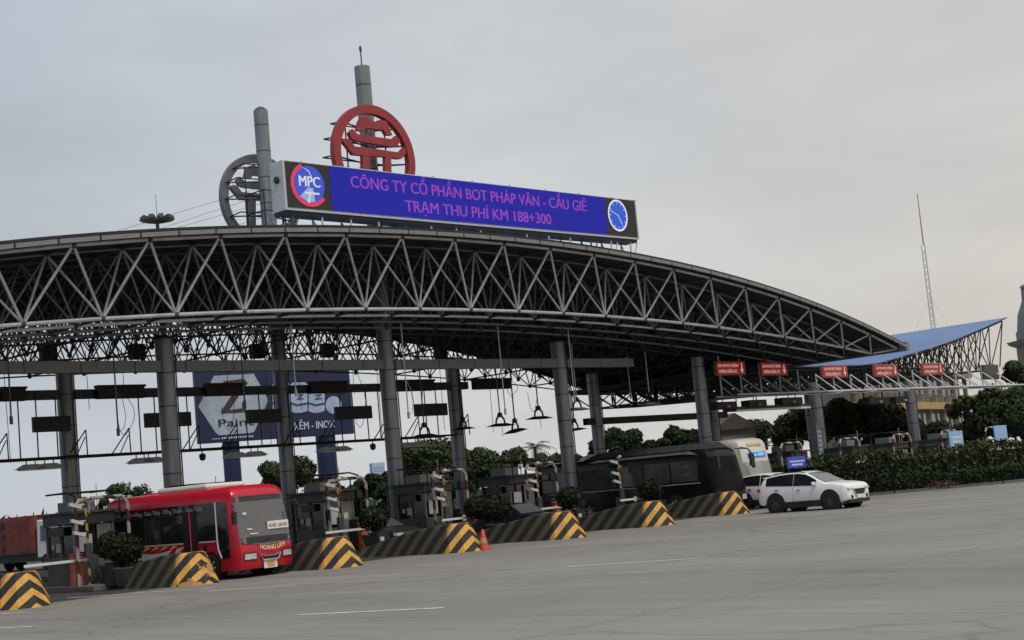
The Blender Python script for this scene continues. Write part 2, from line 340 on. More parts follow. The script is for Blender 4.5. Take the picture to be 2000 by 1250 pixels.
# ------------------------------------------------------------------ ground and road markings
g = MB(); g.add([(-900,-300,0),(1500,-300,0),(1500,2400,0),(-900,2400,0)], [(0,1,2,3)])
tag(g.build('ground', ground_mat()), kind='structure')
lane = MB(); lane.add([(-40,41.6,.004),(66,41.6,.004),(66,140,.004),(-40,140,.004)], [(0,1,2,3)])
tag(lane.build('lane_shade_sheet', M('shaded_lane_surface', (.052,.05,.048), .75, 0, .35, .8, .3, 30, dirt=(.02,.02,.02), dscale=.6)), kind='structure')  # dark sheet: canopy shade put into the lane colour, with random stains
mk = MB()
def dash(x0, y0, x1, y1, wd=.17):
    d = Vector((x1-x0, y1-y0, 0)).normalized(); n = Vector((-d.y, d.x, 0))*wd/2; a = Vector((x0,y0,.008)); b = Vector((x1,y1,.008))
    mk.add([a-n, b-n, b+n, a+n], [(0,1,2,3)])
for q in [(18.6,24.7,19.55,21.3),(28.4,26.2,29.6,22.6),(24.5,36.6,25.6,33.9),(23.6,43.0,25.6,37.9),(52.1,31.9,53.1,27.9),(18.9,41.0,19.8,38.0),(16.0,35.6,16.9,32.4)]: dash(*q)
for (a, b, c, d) in [(1351,1027,1402,1024),(1525,1023,1575,1020),(1690,1010,1745,1006)]:
    p, q = gnd(a, b), gnd(c, d); dash(p.x, p.y, q.x, q.y, .13)
tag(mk.build('road_markings', white_mark), kind='structure')

# ------------------------------------------------------------------ toll canopy: arched space frame
S, X0, Y0, YP, YQ, XP = 5.766, 21.25, 39.71, 50.36, 58.25, 32.447
def zt(X): d = X-42.3; return 12.65-.0034*d*d-4.5e-7*d**4
def zb(X): return 9.62-.0020*(X-44)**2
MX, MY, NI, NJ, XS, YS = 2.86, 1.78, 24, 13, 33.05-9*2.86, 42.86
canopy = thing('toll_canopy', 'arched toll plaza canopy of grey steel space frame over the lanes', 'canopy', (41.6, 54, 0))
OFF = Vector((41.6, 54, 0))
def lo(p): return Vector(p)-OFF
def T(i, j): X = XS+MX*i; return lo((X, YS+MY*j, zt(X)-.30))
def B(i, j): X = XS+MX*(i+.5); return lo((X, YS+MY*(j+.5), zb(X)))
tchord, bchord, inner, web, web2 = MB(), MB(), MB(), MB(), MB()
for i in range(NI): tchord.tube(T(i,0), T(i+1,0), .065, 8)
for i in range(NI-1): bchord.tube(B(i,0), B(i+1,0), .07, 8)
tchord.build('top_chord', steel, canopy, 40); bchord.build('bottom_chord', steel, canopy, 40)
for j in range(NJ+1):
    for i in range(NI+1):
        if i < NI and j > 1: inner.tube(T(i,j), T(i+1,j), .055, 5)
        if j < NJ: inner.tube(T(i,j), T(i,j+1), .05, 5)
for j in range(NJ):
    for i in range(NI):
        if i < NI-1 and j > 3 and j % 4 == 0: inner.tube(B(i,j), B(i+1,j), .04, 5)
        if j < NJ-1 and (j < 2 or i % 2): inner.tube(B(i,j), B(i,j+1), .045, 5)
        if j == 0:
            for k, (a, b) in enumerate(((0,0),(1,0),(0,1),(1,1))):
                d = MB(); d.tube(T(i+a, j+b), B(i,j), .052 if b == 0 else .046, 6); d.build('diagonal_brace', steel, canopy, 40)
        else:
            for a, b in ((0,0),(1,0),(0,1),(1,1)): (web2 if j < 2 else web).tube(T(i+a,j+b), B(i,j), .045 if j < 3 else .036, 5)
for j in (1,2,3):
    q = MB()
    for i in range(NI-1): q.tube(B(i,j), B(i+1,j), .06, 6)
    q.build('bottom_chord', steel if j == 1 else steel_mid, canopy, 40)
q = MB()
for i in range(NI): q.tube(T(i,1), T(i+1,1), .05, 6)
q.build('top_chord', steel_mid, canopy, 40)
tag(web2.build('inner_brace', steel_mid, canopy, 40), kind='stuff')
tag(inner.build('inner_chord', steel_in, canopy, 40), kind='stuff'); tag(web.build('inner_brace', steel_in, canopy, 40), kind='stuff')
jt = MB()
for j in range(0, NJ+1):
    for i in range(NI+1):
        jt.lathe([(.02,-.12),(.10,-.07),(.125,0),(.10,.07),(.02,.12)], 6, T(i,j))
        if i < NI and j < NJ: jt.lathe([(.02,-.12),(.10,-.07),(.125,0),(.10,.07),(.02,.12)], 6, B(i,j))
tag(jt.build('ball_joint', dark_steel, canopy, 50), kind='stuff')
def sheet(xs, zf, y0, y1, th, wave=.0):
    top, bot = [], []
    for X in xs: top.append([lo((X,y0,zf(X))), lo((X,y1,zf(X)))]); bot.append([lo((X,y0,zf(X)-th)), lo((X,y1,zf(X)-th))])
    mb = MB(); mb.cur = 0; mb.grid(top); mb.cur = 1; mb.grid(bot)
    mb.cur = 2; mb.grid([[top[i][0], bot[i][0]] for i in range(len(xs))]); mb.grid([[top[i][1], bot[i][1]] for i in range(len(xs))])
    mb.grid([[top[0][0], bot[0][0]], [top[0][1], bot[0][1]]]); mb.grid([[top[-1][0], bot[-1][0]], [top[-1][1], bot[-1][1]]])
    return mb
xs = [7.0+.69*i for i in range(101)]
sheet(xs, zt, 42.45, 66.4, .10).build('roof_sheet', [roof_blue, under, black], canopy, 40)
for j in range(0, 14):
    y = 42.9+j*1.78; pur = MB()                                # purlins under the sheet
    for X0_, X1_ in zip(xs[::4], xs[4::4]): pur.obox((lo((X0_,y,zt(X0_)-.19))+lo((X1_,y,zt(X1_)-.19)))/2, (lo((X1_,y,zt(X1_)))-lo((X0_,y,zt(X0_))))/2, (0,.04,0), (0,0,.07))
    pur.build('purlin', under, canopy)
gut = MB()
for k in range(46):
    a, b = 7.2+1.5*k, 7.2+1.5*k+1.42
    if b > 76.2: break
    gut.obox((lo((a,42.36,zt(a)-.21))+lo((b,42.36,zt(b)-.21)))/2, (lo((b,0,zt(b)))-lo((a,0,zt(a))))/2, (0,.05,0), (0,0,.075))
gut.build('gutter', grey_panel, canopy)
eave = MB(); eave.box(*lo((75.95,42.3,zt(76)-.46)), *lo((76.3,66.5,zt(76)+.04))); eave.build('end_eave', grey_panel, canopy)

# right hand wing with the upswept blue roof
wing = thing('upswept_canopy', 'upswept blue roofed canopy wing on a thin tube frame at the right end', 'canopy', (90, 58, 0))
OFF = Vector((90, 58, 0))
ZW = [(66,8.4),(74,8.0),(80,7.92),(86,7.97),(88.3,8.1),(91.8,8.6),(95.5,9.12),(99.3,9.75),(103.5,10.6),(107.8,11.5)]
def zw(X): return interp(ZW, X)
def zwb(X): return 6.75+.030*max(0, X-78)
WI, WJ, WX0, WY0 = 15, 8, 107.6-15*2.3, 51.6
def T2(i, j): X = WX0+2.3*i; return lo((X, WY0+1.75*j, zw(X)-.2))
def B2(i, j): X = WX0+2.3*(i+.5); return lo((X, WY0+1.75*(j+.5), zwb(X)))
wc, wb = MB(), MB()
for j in range(WJ+1):
    for i in range(WI+1):
        if i < WI: wc.tube(T2(i,j), T2(i+1,j), .055, 5)
        if j < WJ: wc.tube(T2(i,j), T2(i,j+1), .05, 5)
for j in range(WJ):
    for i in range(WI):
        if i < WI-1: wc.tube(B2(i,j), B2(i+1,j), .055, 5)
        if j < WJ-1: wc.tube(B2(i,j), B2(i,j+1), .05, 5)
        for a, b in ((0,0),(1,0),(0,1),(1,1)): wb.tube(T2(i+a,j+b), B2(i,j), .045, 5)
for j in range(WJ): wb.tube(T2(WI,j), B2(WI-1,j)+Vector((1.6,0,.2)), .05, 5)
tag(wc.build('frame_chord', steel_in, wing, 40), kind='stuff'); tag(wb.build('frame_brace', steel_in, wing, 40), kind='stuff')
xs2 = [73+.58*i for i in range(61)]
def roofwave():
    mb = sheet(xs2, zw, 51.25, 66.2, .07); return mb
roofwave().build('roof_sheet', [roof_blue, under, dark_steel], wing, 40)
rib = MB()                                                      # standing seams of the sheet
for k in range(37):
    y = 51.45+k*.40
    for a, b in zip(xs2[::3], xs2[3::3]): rib.obox((lo((a,y,zw(a)+.012))+lo((b,y,zw(b)+.012)))/2, (lo((b,y,zw(b)))-lo((a,y,zw(a))))/2, (0,.022,0), (0,0,.014))
rib.build('roof_seam', roof_blue, wing)

# ------------------------------------------------------------------ columns
def column(X, Y, z1, label, mast=False):
    t = thing('steel_column', label, 'column', (X, Y, 0), 0, 'round steel columns carrying the canopy')
    r = .36
    c = MB(); prof = [(r, .0)]; z = 1.25
    while z < z1-.2: prof += [(r, z-.012), (r-.022, z-.008), (r-.022, z+.018), (r, z+.022)]; z += 1.32
    prof += [(r, z1)]; c.lathe(prof, 24); c.build('shaft', colm, t, 35)
    b = MB(); b.lathe([(.62,.0),(.62,.22),(.55,.26)], 20); b.build('footing', concrete, t, 35)
    k = MB(); k.box(.27,-.30,.3, .31,-.26, min(z1,9)); k.build('conduit', black, t)
    rg = MB(); z = 1.25
    while z < z1-.2: rg.lathe([(r+.004, z-.022), (r+.004, z+.022)], 24); z += 1.32
    rg.build('seam_band', black, t, 35)
    if mast: q = MB(); q.tube((0,0,z1), (0,0,z1+1.0), .035, 6); q.tube((0,0,z1+.75), (0,0,z1+.95), .07, 6); q.build('lightning_rod', dark_steel, t)
    else: q = MB(); q.lathe([(.36,z1),(.30,z1+.08),(.14,z1+.2)], 16); q.build('capital', dark_steel, t, 40)
    return t
NM = ['leftmost','second','third','fourth','fifth','rightmost']
for k in range(6):
    X = XP+11.532*k
    tp = (zb(X)-.16) if X < 70 else 6.6
    if k == 1:
        column(X, YP, 21.95, 'tall steel column rising through the roof behind the red ring emblem', True)
        column(X, YQ, 21.8, 'tall steel column rising through the roof in front of the grey ring emblem', False)
    else:
        column(X, YP, tp, '%s round steel column of the front row under the canopy' % NM[k])
        column(X, YQ, tp, '%s round steel column of the rear row, in deep shade' % NM[k])

# ------------------------------------------------------------------ cross beams
def beam(name, label, xa, xb, Y, z0, z1, mat, wd=.34, seam=True):
    t = thing(name, label, 'beam', (0, Y, 0))
    b = MB(); x = xa
    while x < xb: b.box(x, -wd/2, z0, min(x+2.26, xb), wd/2, z1); x += 2.30
    b.build('beam_panel', mat, t)
    s = MB(); s.box(xa, -wd/2+.03, z0+.03, xb, wd/2-.03, z1-.03); s.build('beam_core', black, t); return t
beam('box_beam', 'grey panelled box beam joining the front row of columns', 8, 61.2, YP, 7.90, 8.34, grey_panel)
beam('rear_beam', 'near black beam joining the rear row of columns', 8, 56.5, YQ, 7.66, 8.06, dark_steel)
beam('low_rear_beam', 'low dark beam under the far edge of the canopy beside the dark coach', 66, 80, YQ, 5.35, 5.75, black)
for n, (a, b, c, d) in enumerate([(0,48,757,782),(188,280,752,778),(400,474,746,770),(604,674,743,763),(771,845,741,760),(923,995,735,754)]):
    p, q = at(a, d, 57.95), at(b, d, 57.95)
    bx = MB(); bx.box(-(q.x-p.x)/2, -.18, 0, (q.x-p.x)/2, .1, .56); bx.box(-(q.x-p.x)/2-.05, -.24, .50, (q.x-p.x)/2+.05, .1, .60)
    tag(bx.build('lane_display', black, loc=((p.x+q.x)/2, 57.95, 7.6), bevel=.02), '%s black lane display box from the left, fixed on the rear beam' % ORD[n], 'display', 'black display boxes on the rear beam')

# ------------------------------------------------------------------ gantries, hangers and lane signs
gan = thing('sign_gantry', 'thin black hanging gantry rail carrying the blank sign panels at the left', 'gantry', (0, 57.5, 0))
m = MB(); m.tube((16,0,5.12), (54.5,0,5.16), .055, 6); m.tube((16,.7,5.10), (54.5,.7,5.14), .035, 5)
x = 16.4
while x < 54.5: m.tube((x,0,5.14), (x,.7,5.12), .025, 4); x += 1.44
m.build('rail', black, gan)
lamp_proto = None
lampx = []
for k in range(7):
    xc = 19.6+5.7*k
    for dx in (-1.15, -.35, .55, 1.35):
        h = MB(); h.tube((xc+dx,0,7.7), (xc+dx,0,5.14), .032, 5); h.build('hanger', black, gan)
    for dx in (-1.7, 1.9):
        br = MB(); br.tube((xc+dx,0,6.25), (xc+dx-.65,.5,5.14), .03, 5); br.tube((xc+dx,0,6.25), (xc+dx+.02,0,5.14), .03, 5); br.tube((xc+dx-.05,0,5.95), (xc+dx-.35,.3,5.14), .025, 5); br.build('bracket', black, gan)
for n, (a, b, y) in enumerate([(64,137,831),(283,372,824),(484,548,816),(655,725,809),(810,872,800)]):
    p, q = at(a, y, 57.3), at(b, y, 57.3); wd = q.x-p.x
    t = thing('lane_sign', ['leftmost','second','third','fourth','fifth'][n]+' blank black lane sign panel from the left, hung on the gantry rail', 'sign', ((p.x+q.x)/2, 57.3, 6.22), 0, 'blank lane sign panels')
    b1 = MB(); b1.box(-wd/2, -.1, 0, wd/2, .1, .64); b1.build('panel', black, t, bevel=.015)
    for i in range(5): b2 = MB(); b2.box(-wd/2+.06+i*(wd-.16)/4, -.125, .05, -wd/2+.10+i*(wd-.16)/4, -.101, .6); b2.build('stiffener', dark_steel, t)
# strip lamps under the rail
lp = None
for n, (a, y) in enumerate([(60,908),(96,906),(274,896),(298,895),(460,884),(497,882),(640,874),(665,872),(790,866),(817,863)]):
    p = at(a, y, 57.6)
    if lp is None:
        lp = thing('strip_lamp', '', 'lamp', (p.x, 57.6, 4.72), 0, 'lamps under the gantry rail')
        q = MB(); q.loft([[(-.62,-.28,0),(.62,-.28,0),(.62,.28,0),(-.62,.28,0)], [(-.3,-.12,.2),(.3,-.12,.2),(.3,.12,.2),(-.3,.12,.2)]]); q.build('hood', light_grey, lp)
        q = MB(); q.box(-.5,-.2,-.05,.5,.2,-.004); q.build('lens', white_p, lp)
        q = MB(); q.tube((-.2,0,.2),(-.2,0,.42),.025,5); q.tube((.2,0,.2),(.2,0,.42),.025,5); q.build('bracket', black, lp); o = lp
    else: o = dup(lp, (p.x, 57.6, 4.72))
    o['label'] = '%s white hooded lamp from the left, hung below the gantry rail' % ORD[n]
for n, (a, y) in enumerate([(395,885),(728,868)]):
    p = at(a, y, 57.5); t = thing('security_camera', 'black dome camera below the rail %s' % ('in front of the blue billboard edge', 'beside the column with the red emblem')[n] , 'camera', (p.x, 57.5, 4.82), 0, 'cameras under the gantry rail')
    q = MB(); q.lathe([(.02,-.2),(.12,-.15),(.16,0),(.14,.1),(.05,.14)], 10); q.build('dome', black, t, 40); q = MB(); q.tube((0,0,.1),(0,0,.34),.03,6); q.build('stem', black, t)

# right gantry with the red signs, Y about 50
rg = thing('sign_gantry', 'grey tubular gantry with slanting struts carrying the red lane signs at the right', 'gantry', (0, 50, 0))
m = MB(); m.tube((67.4,-.45,6.05),(103.5,-.45,6.05),.06,6); m.tube((67.4,-1.9,6.05),(103.5,-1.9,6.05),.06,6)
m.build('rail', steel, rg)
pl = MB()
for k in range(9): a = 67.6+k*4.0; pl.box(a,-1.75,6.02,a+2.9,-.7,6.05)
pl.build('walkway', grey_panel, rg)
k = 0; x = 67.9
while x < 103:
    h = MB(); top = 9.0 if x < 72 else (zwb(x)+.2 if x < 94 else 7.2)
    if x < 78: top = min(9.2, zb(x)-.1)
    elif x < 106: top = zwb(x)+.3
    h.tube((x,-.45,6.05), (x,-.45,top), .05, 6); h.build('hanger', steel, rg)
    st = MB(); st.tube((x,-.5,7.15), (x,-1.85,6.1), .045, 6); st.tube((x,-.5,6.6), (x,-1.15,6.1), .035, 6); st.build('strut', steel, rg); x += 1.95
for n, (a, b, y0, y1) in enumerate([(1398,1457,706,732),(1485,1539,707,733),(1606,1657,713,737),(1708,1755,712,735),(1801,1843,709,732)]):
    p, q = at(a, y0, 49.4), at(b, y1, 49.4); wd = q.x-p.x; ht = .80
    t = thing('lane_sign', ['leftmost','second','middle','fourth','rightmost'][n]+' red lighted toll lane sign with white arrow, on the right gantry', 'sign', (p.x, 49.4, (p.z+q.z)/2-ht/2), 0, 'red lighted toll lane signs')
    b1 = MB(); b1.box(0,0,0,wd,.22,ht); b1.build('housing', sign_edge, t, bevel=.02)
    f = MB(); f.box(.05,-.012,.05,wd-.05,-.002,ht-.05); f.build('led_face', red_sign, t)
    tx = MB(); tx.text('LÀN THU PHÍ TỰ ĐỘNG', (.14,-.018,.47), (1,0,0), (0,0,1), wd*.70, .17, .015); tx.text('KHÔNG DỪNG ETC', (.22,-.018,.14), (1,0,0), (0,0,1), wd*.62, .19, .02); tx.build('lettering', led_txt, t)
    ar = MB(); ax_ = wd*.87; ar.prism([(ax_-.045,.68),(ax_-.045,.34),(ax_-.15,.34),(ax_,.10),(ax_+.15,.34),(ax_+.045,.34),(ax_+.045,.68)], (0,-.024,0), (1,0,0), (0,0,1), (0,.008,0)); ar.build('arrow', led_txt, t)
p = at(1936, 727, 49.4)
t = thing('lane_sign', 'unlit dark lane sign panel at the far right end of the gantry', 'sign', (p.x, 49.4, p.z))
b1 = MB(); b1.box(-1.2,0,-.5,1.2,.25,.55); b1.build('housing', dark_steel, t, bevel=.02)
f = MB(); f.box(-1.1,-.02,-.42,1.1,-.002,.47); f.build('led_face', M('unlit_led', (.03,.035,.045), .4, 0, .5, 8), t)

p, q_ = at(1425, 806, 51), at(1568, 797, 51); ln = q_.x-p.x
t = thing('light_tray', 'long pale edged light tray hung low under the red lane signs', 'light fitting', (p.x, 51, p.z))
q = MB(); q.box(0,-.5,.06,ln,.5,.30); q.build('housing', dark_steel, t, bevel=.03)
q = MB(); q.box(-.05,-.56,0,ln+.05,-.502,.12); q.build('edge', white_p, t)
for k in range(4): q = MB(); q.tube((ln*(.1+.27*k),0,.3),(ln*(.1+.27*k),0,1.2),.035,5); q.build('hanger', dark_steel, t)
for n, (a, b, y) in enumerate([(1392,1432,792),(1455,1490,788),(1520,1560,783),(1690,1730,783),(1742,1775,780)]):
    p, q_ = at(a, y, 50.6), at(b, y, 50.6); ln = q_.x-p.x
    t = thing('camera_box', '%s black camera box from the left, hung under the right gantry rail' % ORD[n], 'camera box', (p.x, 50.6, p.z-.25), 0, 'black camera boxes under the right gantry')
    q = MB(); q.box(0,-.3,0,ln,.3,.42); q.build('case', black, t, bevel=.03); q = MB(); q.lathe([(.11,-.05),(.13,.05),(.09,.07)], 10, (ln*.5,-.36,.12)); q.build('lens', light_grey, t, 40)
    q = MB(); q.tube((ln*.5,0,.42),(ln*.5,0,.9),.03,5); q.build('stem', black, t)
# ------------------------------------------------------------------ pendant floodlights and bare rods
pen = None
PEN = [(978,831,51.4),(1007,842,51.4),(1053,817,51.4),(1123,840,54.5),(830,852,51.4),(905,838,56),(1128,800,51.0),(1270,790,51.0)]
PL = ['hanging black floodlight left of a close pair below the canopy','tilted hanging floodlight, the lower right one of the close pair','hanging floodlight just left of the column beside the dark coach, hung high',
      'lowest hanging floodlight to the right of the fifth column','hanging floodlight just below the black sign panel nearest the red emblem column','hanging floodlight half hidden behind a rear column',
      'hanging floodlight with a pale lit reflector right of the column','rightmost hanging floodlight, above the dark coach roof']
for n, (a, y, Y) in enumerate(PEN):
    p = at(a, y, Y); topz = zb(min(p.x, 73))
    t = thing('pendant_floodlight', PL[n], 'floodlight', (p.x, Y, p.z), [0,.25,0,.1,0,.2,0,-.1][n], 'floodlights hanging on rods under the canopy')
    q = MB(); q.tube((0,0,.45), (0,0,topz-p.z), .035, 6); q.build('rod', dark_steel if n not in (6,7) else steel, t)
    q = MB(); q.path([(-.32,0,.05),(-.26,0,.32),(-.1,0,.46),(.1,0,.46),(.26,0,.32),(.32,0,.05)], .05, 6); q.lathe([(.02,.4),(.14,.44),(.12,.6),(.03,.66)], 8); q.build('yoke', black, t)
    tl = [.0,.14,0,.08,0,.05,0,-.05][n]
    q = MB(); q.loft([[(-.72,-.36,-.03-tl*.7),(.72,-.36,-.03+tl*.7),(.72,.36,-.03+tl*.7),(-.72,.36,-.03-tl*.7)], [(-.30,-.16,.10-tl*.3),(.30,-.16,.10+tl*.3),(.30,.16,.10+tl*.3),(-.30,.16,.10-tl*.3)]])
    q.build('reflector', black if n not in (6,7) else light_grey, t)
    if n in (0, 2): q = MB(); q.tube((.08,0,-.03),(.08,0,-.55),.012,4); q.build('cable_end', black, t)
RODS = [(15,655,22,822),(218,690,231,845),(471,700,478,790),(571,690,578,768),(785,625,798,812),(970,622,987,805),(1222,660,1232,775),(1112,648,1122,778)]
for n, (a, y, c, d) in enumerate(RODS):
    Y = 47.5 if n not in (6,) else 53
    p, q = at(a, y, Y), at(c, d, Y); topz = zb(q.x)
    t = MB(); t.tube((0,0,0), (0,0,topz-q.z), .03, 6); t.tube((0,0,-.12), (0,0,.16), .06, 6)
    if n in (1, 4):
        t.path([(.0,0,.2),(.12,.05,.05),(.3,.1,.15),(.42,.1,.6),(.3,.08,1.2),(.05,.0,1.5)], .012, 4)
    tag(t.build('hanging_rod', steel if n > 2 else steel_in, loc=(q.x, Y, q.z)), '%s bare lamp rod from the left hanging empty below the canopy edge' % ORD[n], 'rod', 'empty hanging rods')

# ------------------------------------------------------------------ LED board on the roof
YB = 44.86
pL, pR = at(556,359,YB), at(1239,428,YB); BX0, BX1, BZ0, BZ1 = pL.x, pR.x, 13.63, 15.44
board = thing('led_board', 'long blue LED message board with logo and clock on the canopy roof', 'display board', (BX0, YB, 0))
WB = BX1-BX0
q = MB(); q.box(-.02,.02,BZ0-.06,WB+.12,.86,BZ1+.05); q.build('housing', light_grey, board, bevel=.03)
q = MB(); q.box(-.06,-.03,BZ0-.12,WB+.16,.9,BZ0-.062); q.build('bottom_trim', light_grey, board)
q = MB(); q.box(.0,.05,BZ0-.26,WB+.1,.8,BZ0-.125); q.build('underside_tray', black, board)
q = MB(); q.box(WB+.122,-.03,BZ0-.06,WB+.20,.86,BZ1+.05); q.build('right_trim', light_grey, board)
def bx(px, py=400): return at(px, py, YB).x-BX0
xa, xb = bx(648), bx(1181)
panel = M('black_led_panel', (.022,.022,.023), .6, 0, .2, 5)
q = MB(); q.box(.08,-.01,BZ0,xa,.015,BZ1); q.build('logo_panel', panel, board)
q = MB(); q.box(xb,-.01,BZ0,WB+.10,.015,BZ1); q.build('clock_panel', panel, board)
scr = M('blue_led_screen', (.004,.004,.012), .7, 0, .05, spec=.08, emit=(.018,.020,.31), es=1.0)
q = MB(); q.box(xa+.003,-.02,BZ0,xb-.003,.015,BZ1); screen = q.build('screen', scr, board)
ltx = M('violet_led_text', (.02,.01,.03), .7, spec=.1, emit=(.27,.055,.42), es=1.0)
q = MB(); c0, c1 = bx(684,352), bx(1144,397)
q.text('CÔNG TY CỔ PHẦN BOT PHÁP VÂN - CẦU GIẼ', (c0,-.026,14.66), (1,0,0), (0,0,1), c1-c0, .50, .018); q.build('message_line', ltx, screen); q = MB()
d0, d1 = bx(791,405), bx(1075,425)
q.text('TRẠM THU PHÍ KM 188+300', (d0,-.026,13.87), (1,0,0), (0,0,1), d1-d0, .50, .018)
q.build('message_line', ltx, screen)
# logo
def disc(cx, cz, rx, rz, y, n=36, a0=0, a1=360): return [(cx+rx*math.cos(R(a0+(a1-a0)*i/n)), cz+rz*math.sin(R(a0+(a1-a0)*i/n))) for i in range(n+(0 if a1-a0 == 360 else 1))]
lg = at(604,361,YB); lx, lz = lg.x-BX0, lg.z
E = lambda nm, c, s=1.0: M(nm, tuple(v*.06 for v in c), .6, 0, .05, emit=c, es=s, spec=.1)
blue_e = E('logo_blue', (.055,.09,.52)); red_e = E('logo_red', (.66,.055,.10)); whi_e = E('logo_white', (.62,.64,.70)); road_e = E('logo_road', (.30,.38,.58))
rx, rz = .74, .76
lp_ = MB(); lp_.prism(disc(lx,lz,rx,rz,0), (0,-.02,0), (1,0,0), (0,0,1), (0,.009,0)); lgo = lp_.build('logo_disc', blue_e, board)
q = MB(); outer = disc(lx,lz,.92,.88,0,30,112,322); innr = disc(lx,lz,.76,.72,0,30,112,322)[::-1]
q.grid([[Vector((a,-.024,b)) for a, b in outer], [Vector((a,-.024,b)) for a, b in innr[::-1]]]); q.build('logo_arc', red_e, lgo)
q = MB(); q.prism([(lx-.52,lz-.50),(lx-.10,lz-.12),(lx+.16,lz-.12),(lx+.22,lz-.66),(lx-.1,lz-.72)], (0,-.026,0), (1,0,0), (0,0,1), (0,.004,0)); q.build('logo_road', road_e, lgo)
q = MB(); q.prism([(lx-.16,lz-.72),(lx+.02,lz-.18),(lx+.05,lz-.18),(lx-.06,lz-.72)], (0,-.034,0), (1,0,0), (0,0,1), (0,.004,0)); q.prism([(lx-.3,lz+.68),(lx+.0,lz+.56),(lx+.16,lz+.28),(lx+.12,lz+.28),(lx-.02,lz+.52)], (0,-.034,0), (1,0,0), (0,0,1), (0,.004,0))
q.prism([(lx-.28,lz-.30),(lx+.46,lz-.30),(lx+.44,lz-.38),(lx-.26,lz-.38)], (0,-.034,0), (1,0,0), (0,0,1), (0,.004,0))
q.text('MPC', (lx,-.036,lz-.08), (1,0,0), (0,0,1), 1.02, .44, .03, center=True); q.build('logo_lettering', whi_e, lgo)
# clock
ck = at(1206,421,YB); kx, kz = ck.x-BX0, ck.z
dial_e = E('clock_blue', (.045,.10,.55)); rim_e = E('clock_rim', (.72,.76,.80)); hand_e = E('clock_white', (.5,.58,.68))
q = MB(); q.prism(disc(kx,kz,.66,.72,0), (0,-.02,0), (1,0,0), (0,0,1), (0,.009,0)); cl = q.build('clock_dial', dial_e, board)
q = MB(); o1 = disc(kx,kz,.72,.78,0,48,0,359.99); o2 = disc(kx,kz,.63,.69,0,48,0,359.99)
q.grid([[Vector((a,-.025,b)) for a, b in o1], [Vector((a,-.025,b)) for a, b in o2]]); q.build('clock_rim', rim_e, cl)
q = MB()
for k in range(12):
    t_ = R(30*k); c_, s_ = math.sin(t_), math.cos(t_); r0 = .52 if k else .46
    q.obox((kx+c_*.56, -.028, kz+s_*.6), (c_*.04,0,s_*.04), (s_*.022,0,-c_*.022), (0,.002,0))
q.build('hour_mark', hand_e, cl)
for nm, ang, ln, wd in (('minute_hand', 293, .56, .018), ('hour_hand', 148, .50, .024)):
    q = MB(); c_, s_ = math.sin(R(ang)), math.cos(R(ang)); q.obox((kx+c_*ln*.45, -.033, kz+s_*ln*.45), (c_*ln*.55,0,s_*ln*.55), (s_*wd,0,-c_*wd), (0,.002,0)); q.build(nm, hand_e, cl)
sp = at(541,350,YB); q = MB(); q.lathe([(.02,-.09),(.13,-.08),(.15,0),(.13,.05)], 14, (-.03,.42,14.75), 'x'); q.build('side_fan', black, board, 40)
for k in range(15):
    x = .35+k*(WB-.7)/14; X = BX0+x; q = MB(); zr = zt(X)+.0
    q.tube((x,.12,zr), (x,.12,BZ0-.25), .045, 6); q.tube((x,.72,zr), (x,.72,BZ0-.25), .045, 6); q.tube((x,.12,zr+.05), (x,.72,BZ0-.27), .03, 5)
    if k in (12,13,14): q.tube((x,.12,zr), (x+.5,.12,BZ0-.27), .035, 5)
    q.build('support_leg', light_grey if k % 4 else dark_steel, board)
for k in range(9): x = 1.2+k*2.35; q = MB(); q.tube((x,.4,BZ1+.05),(x,.4,BZ1+.17),.05,6); q.build('lifting_lug', black, board)

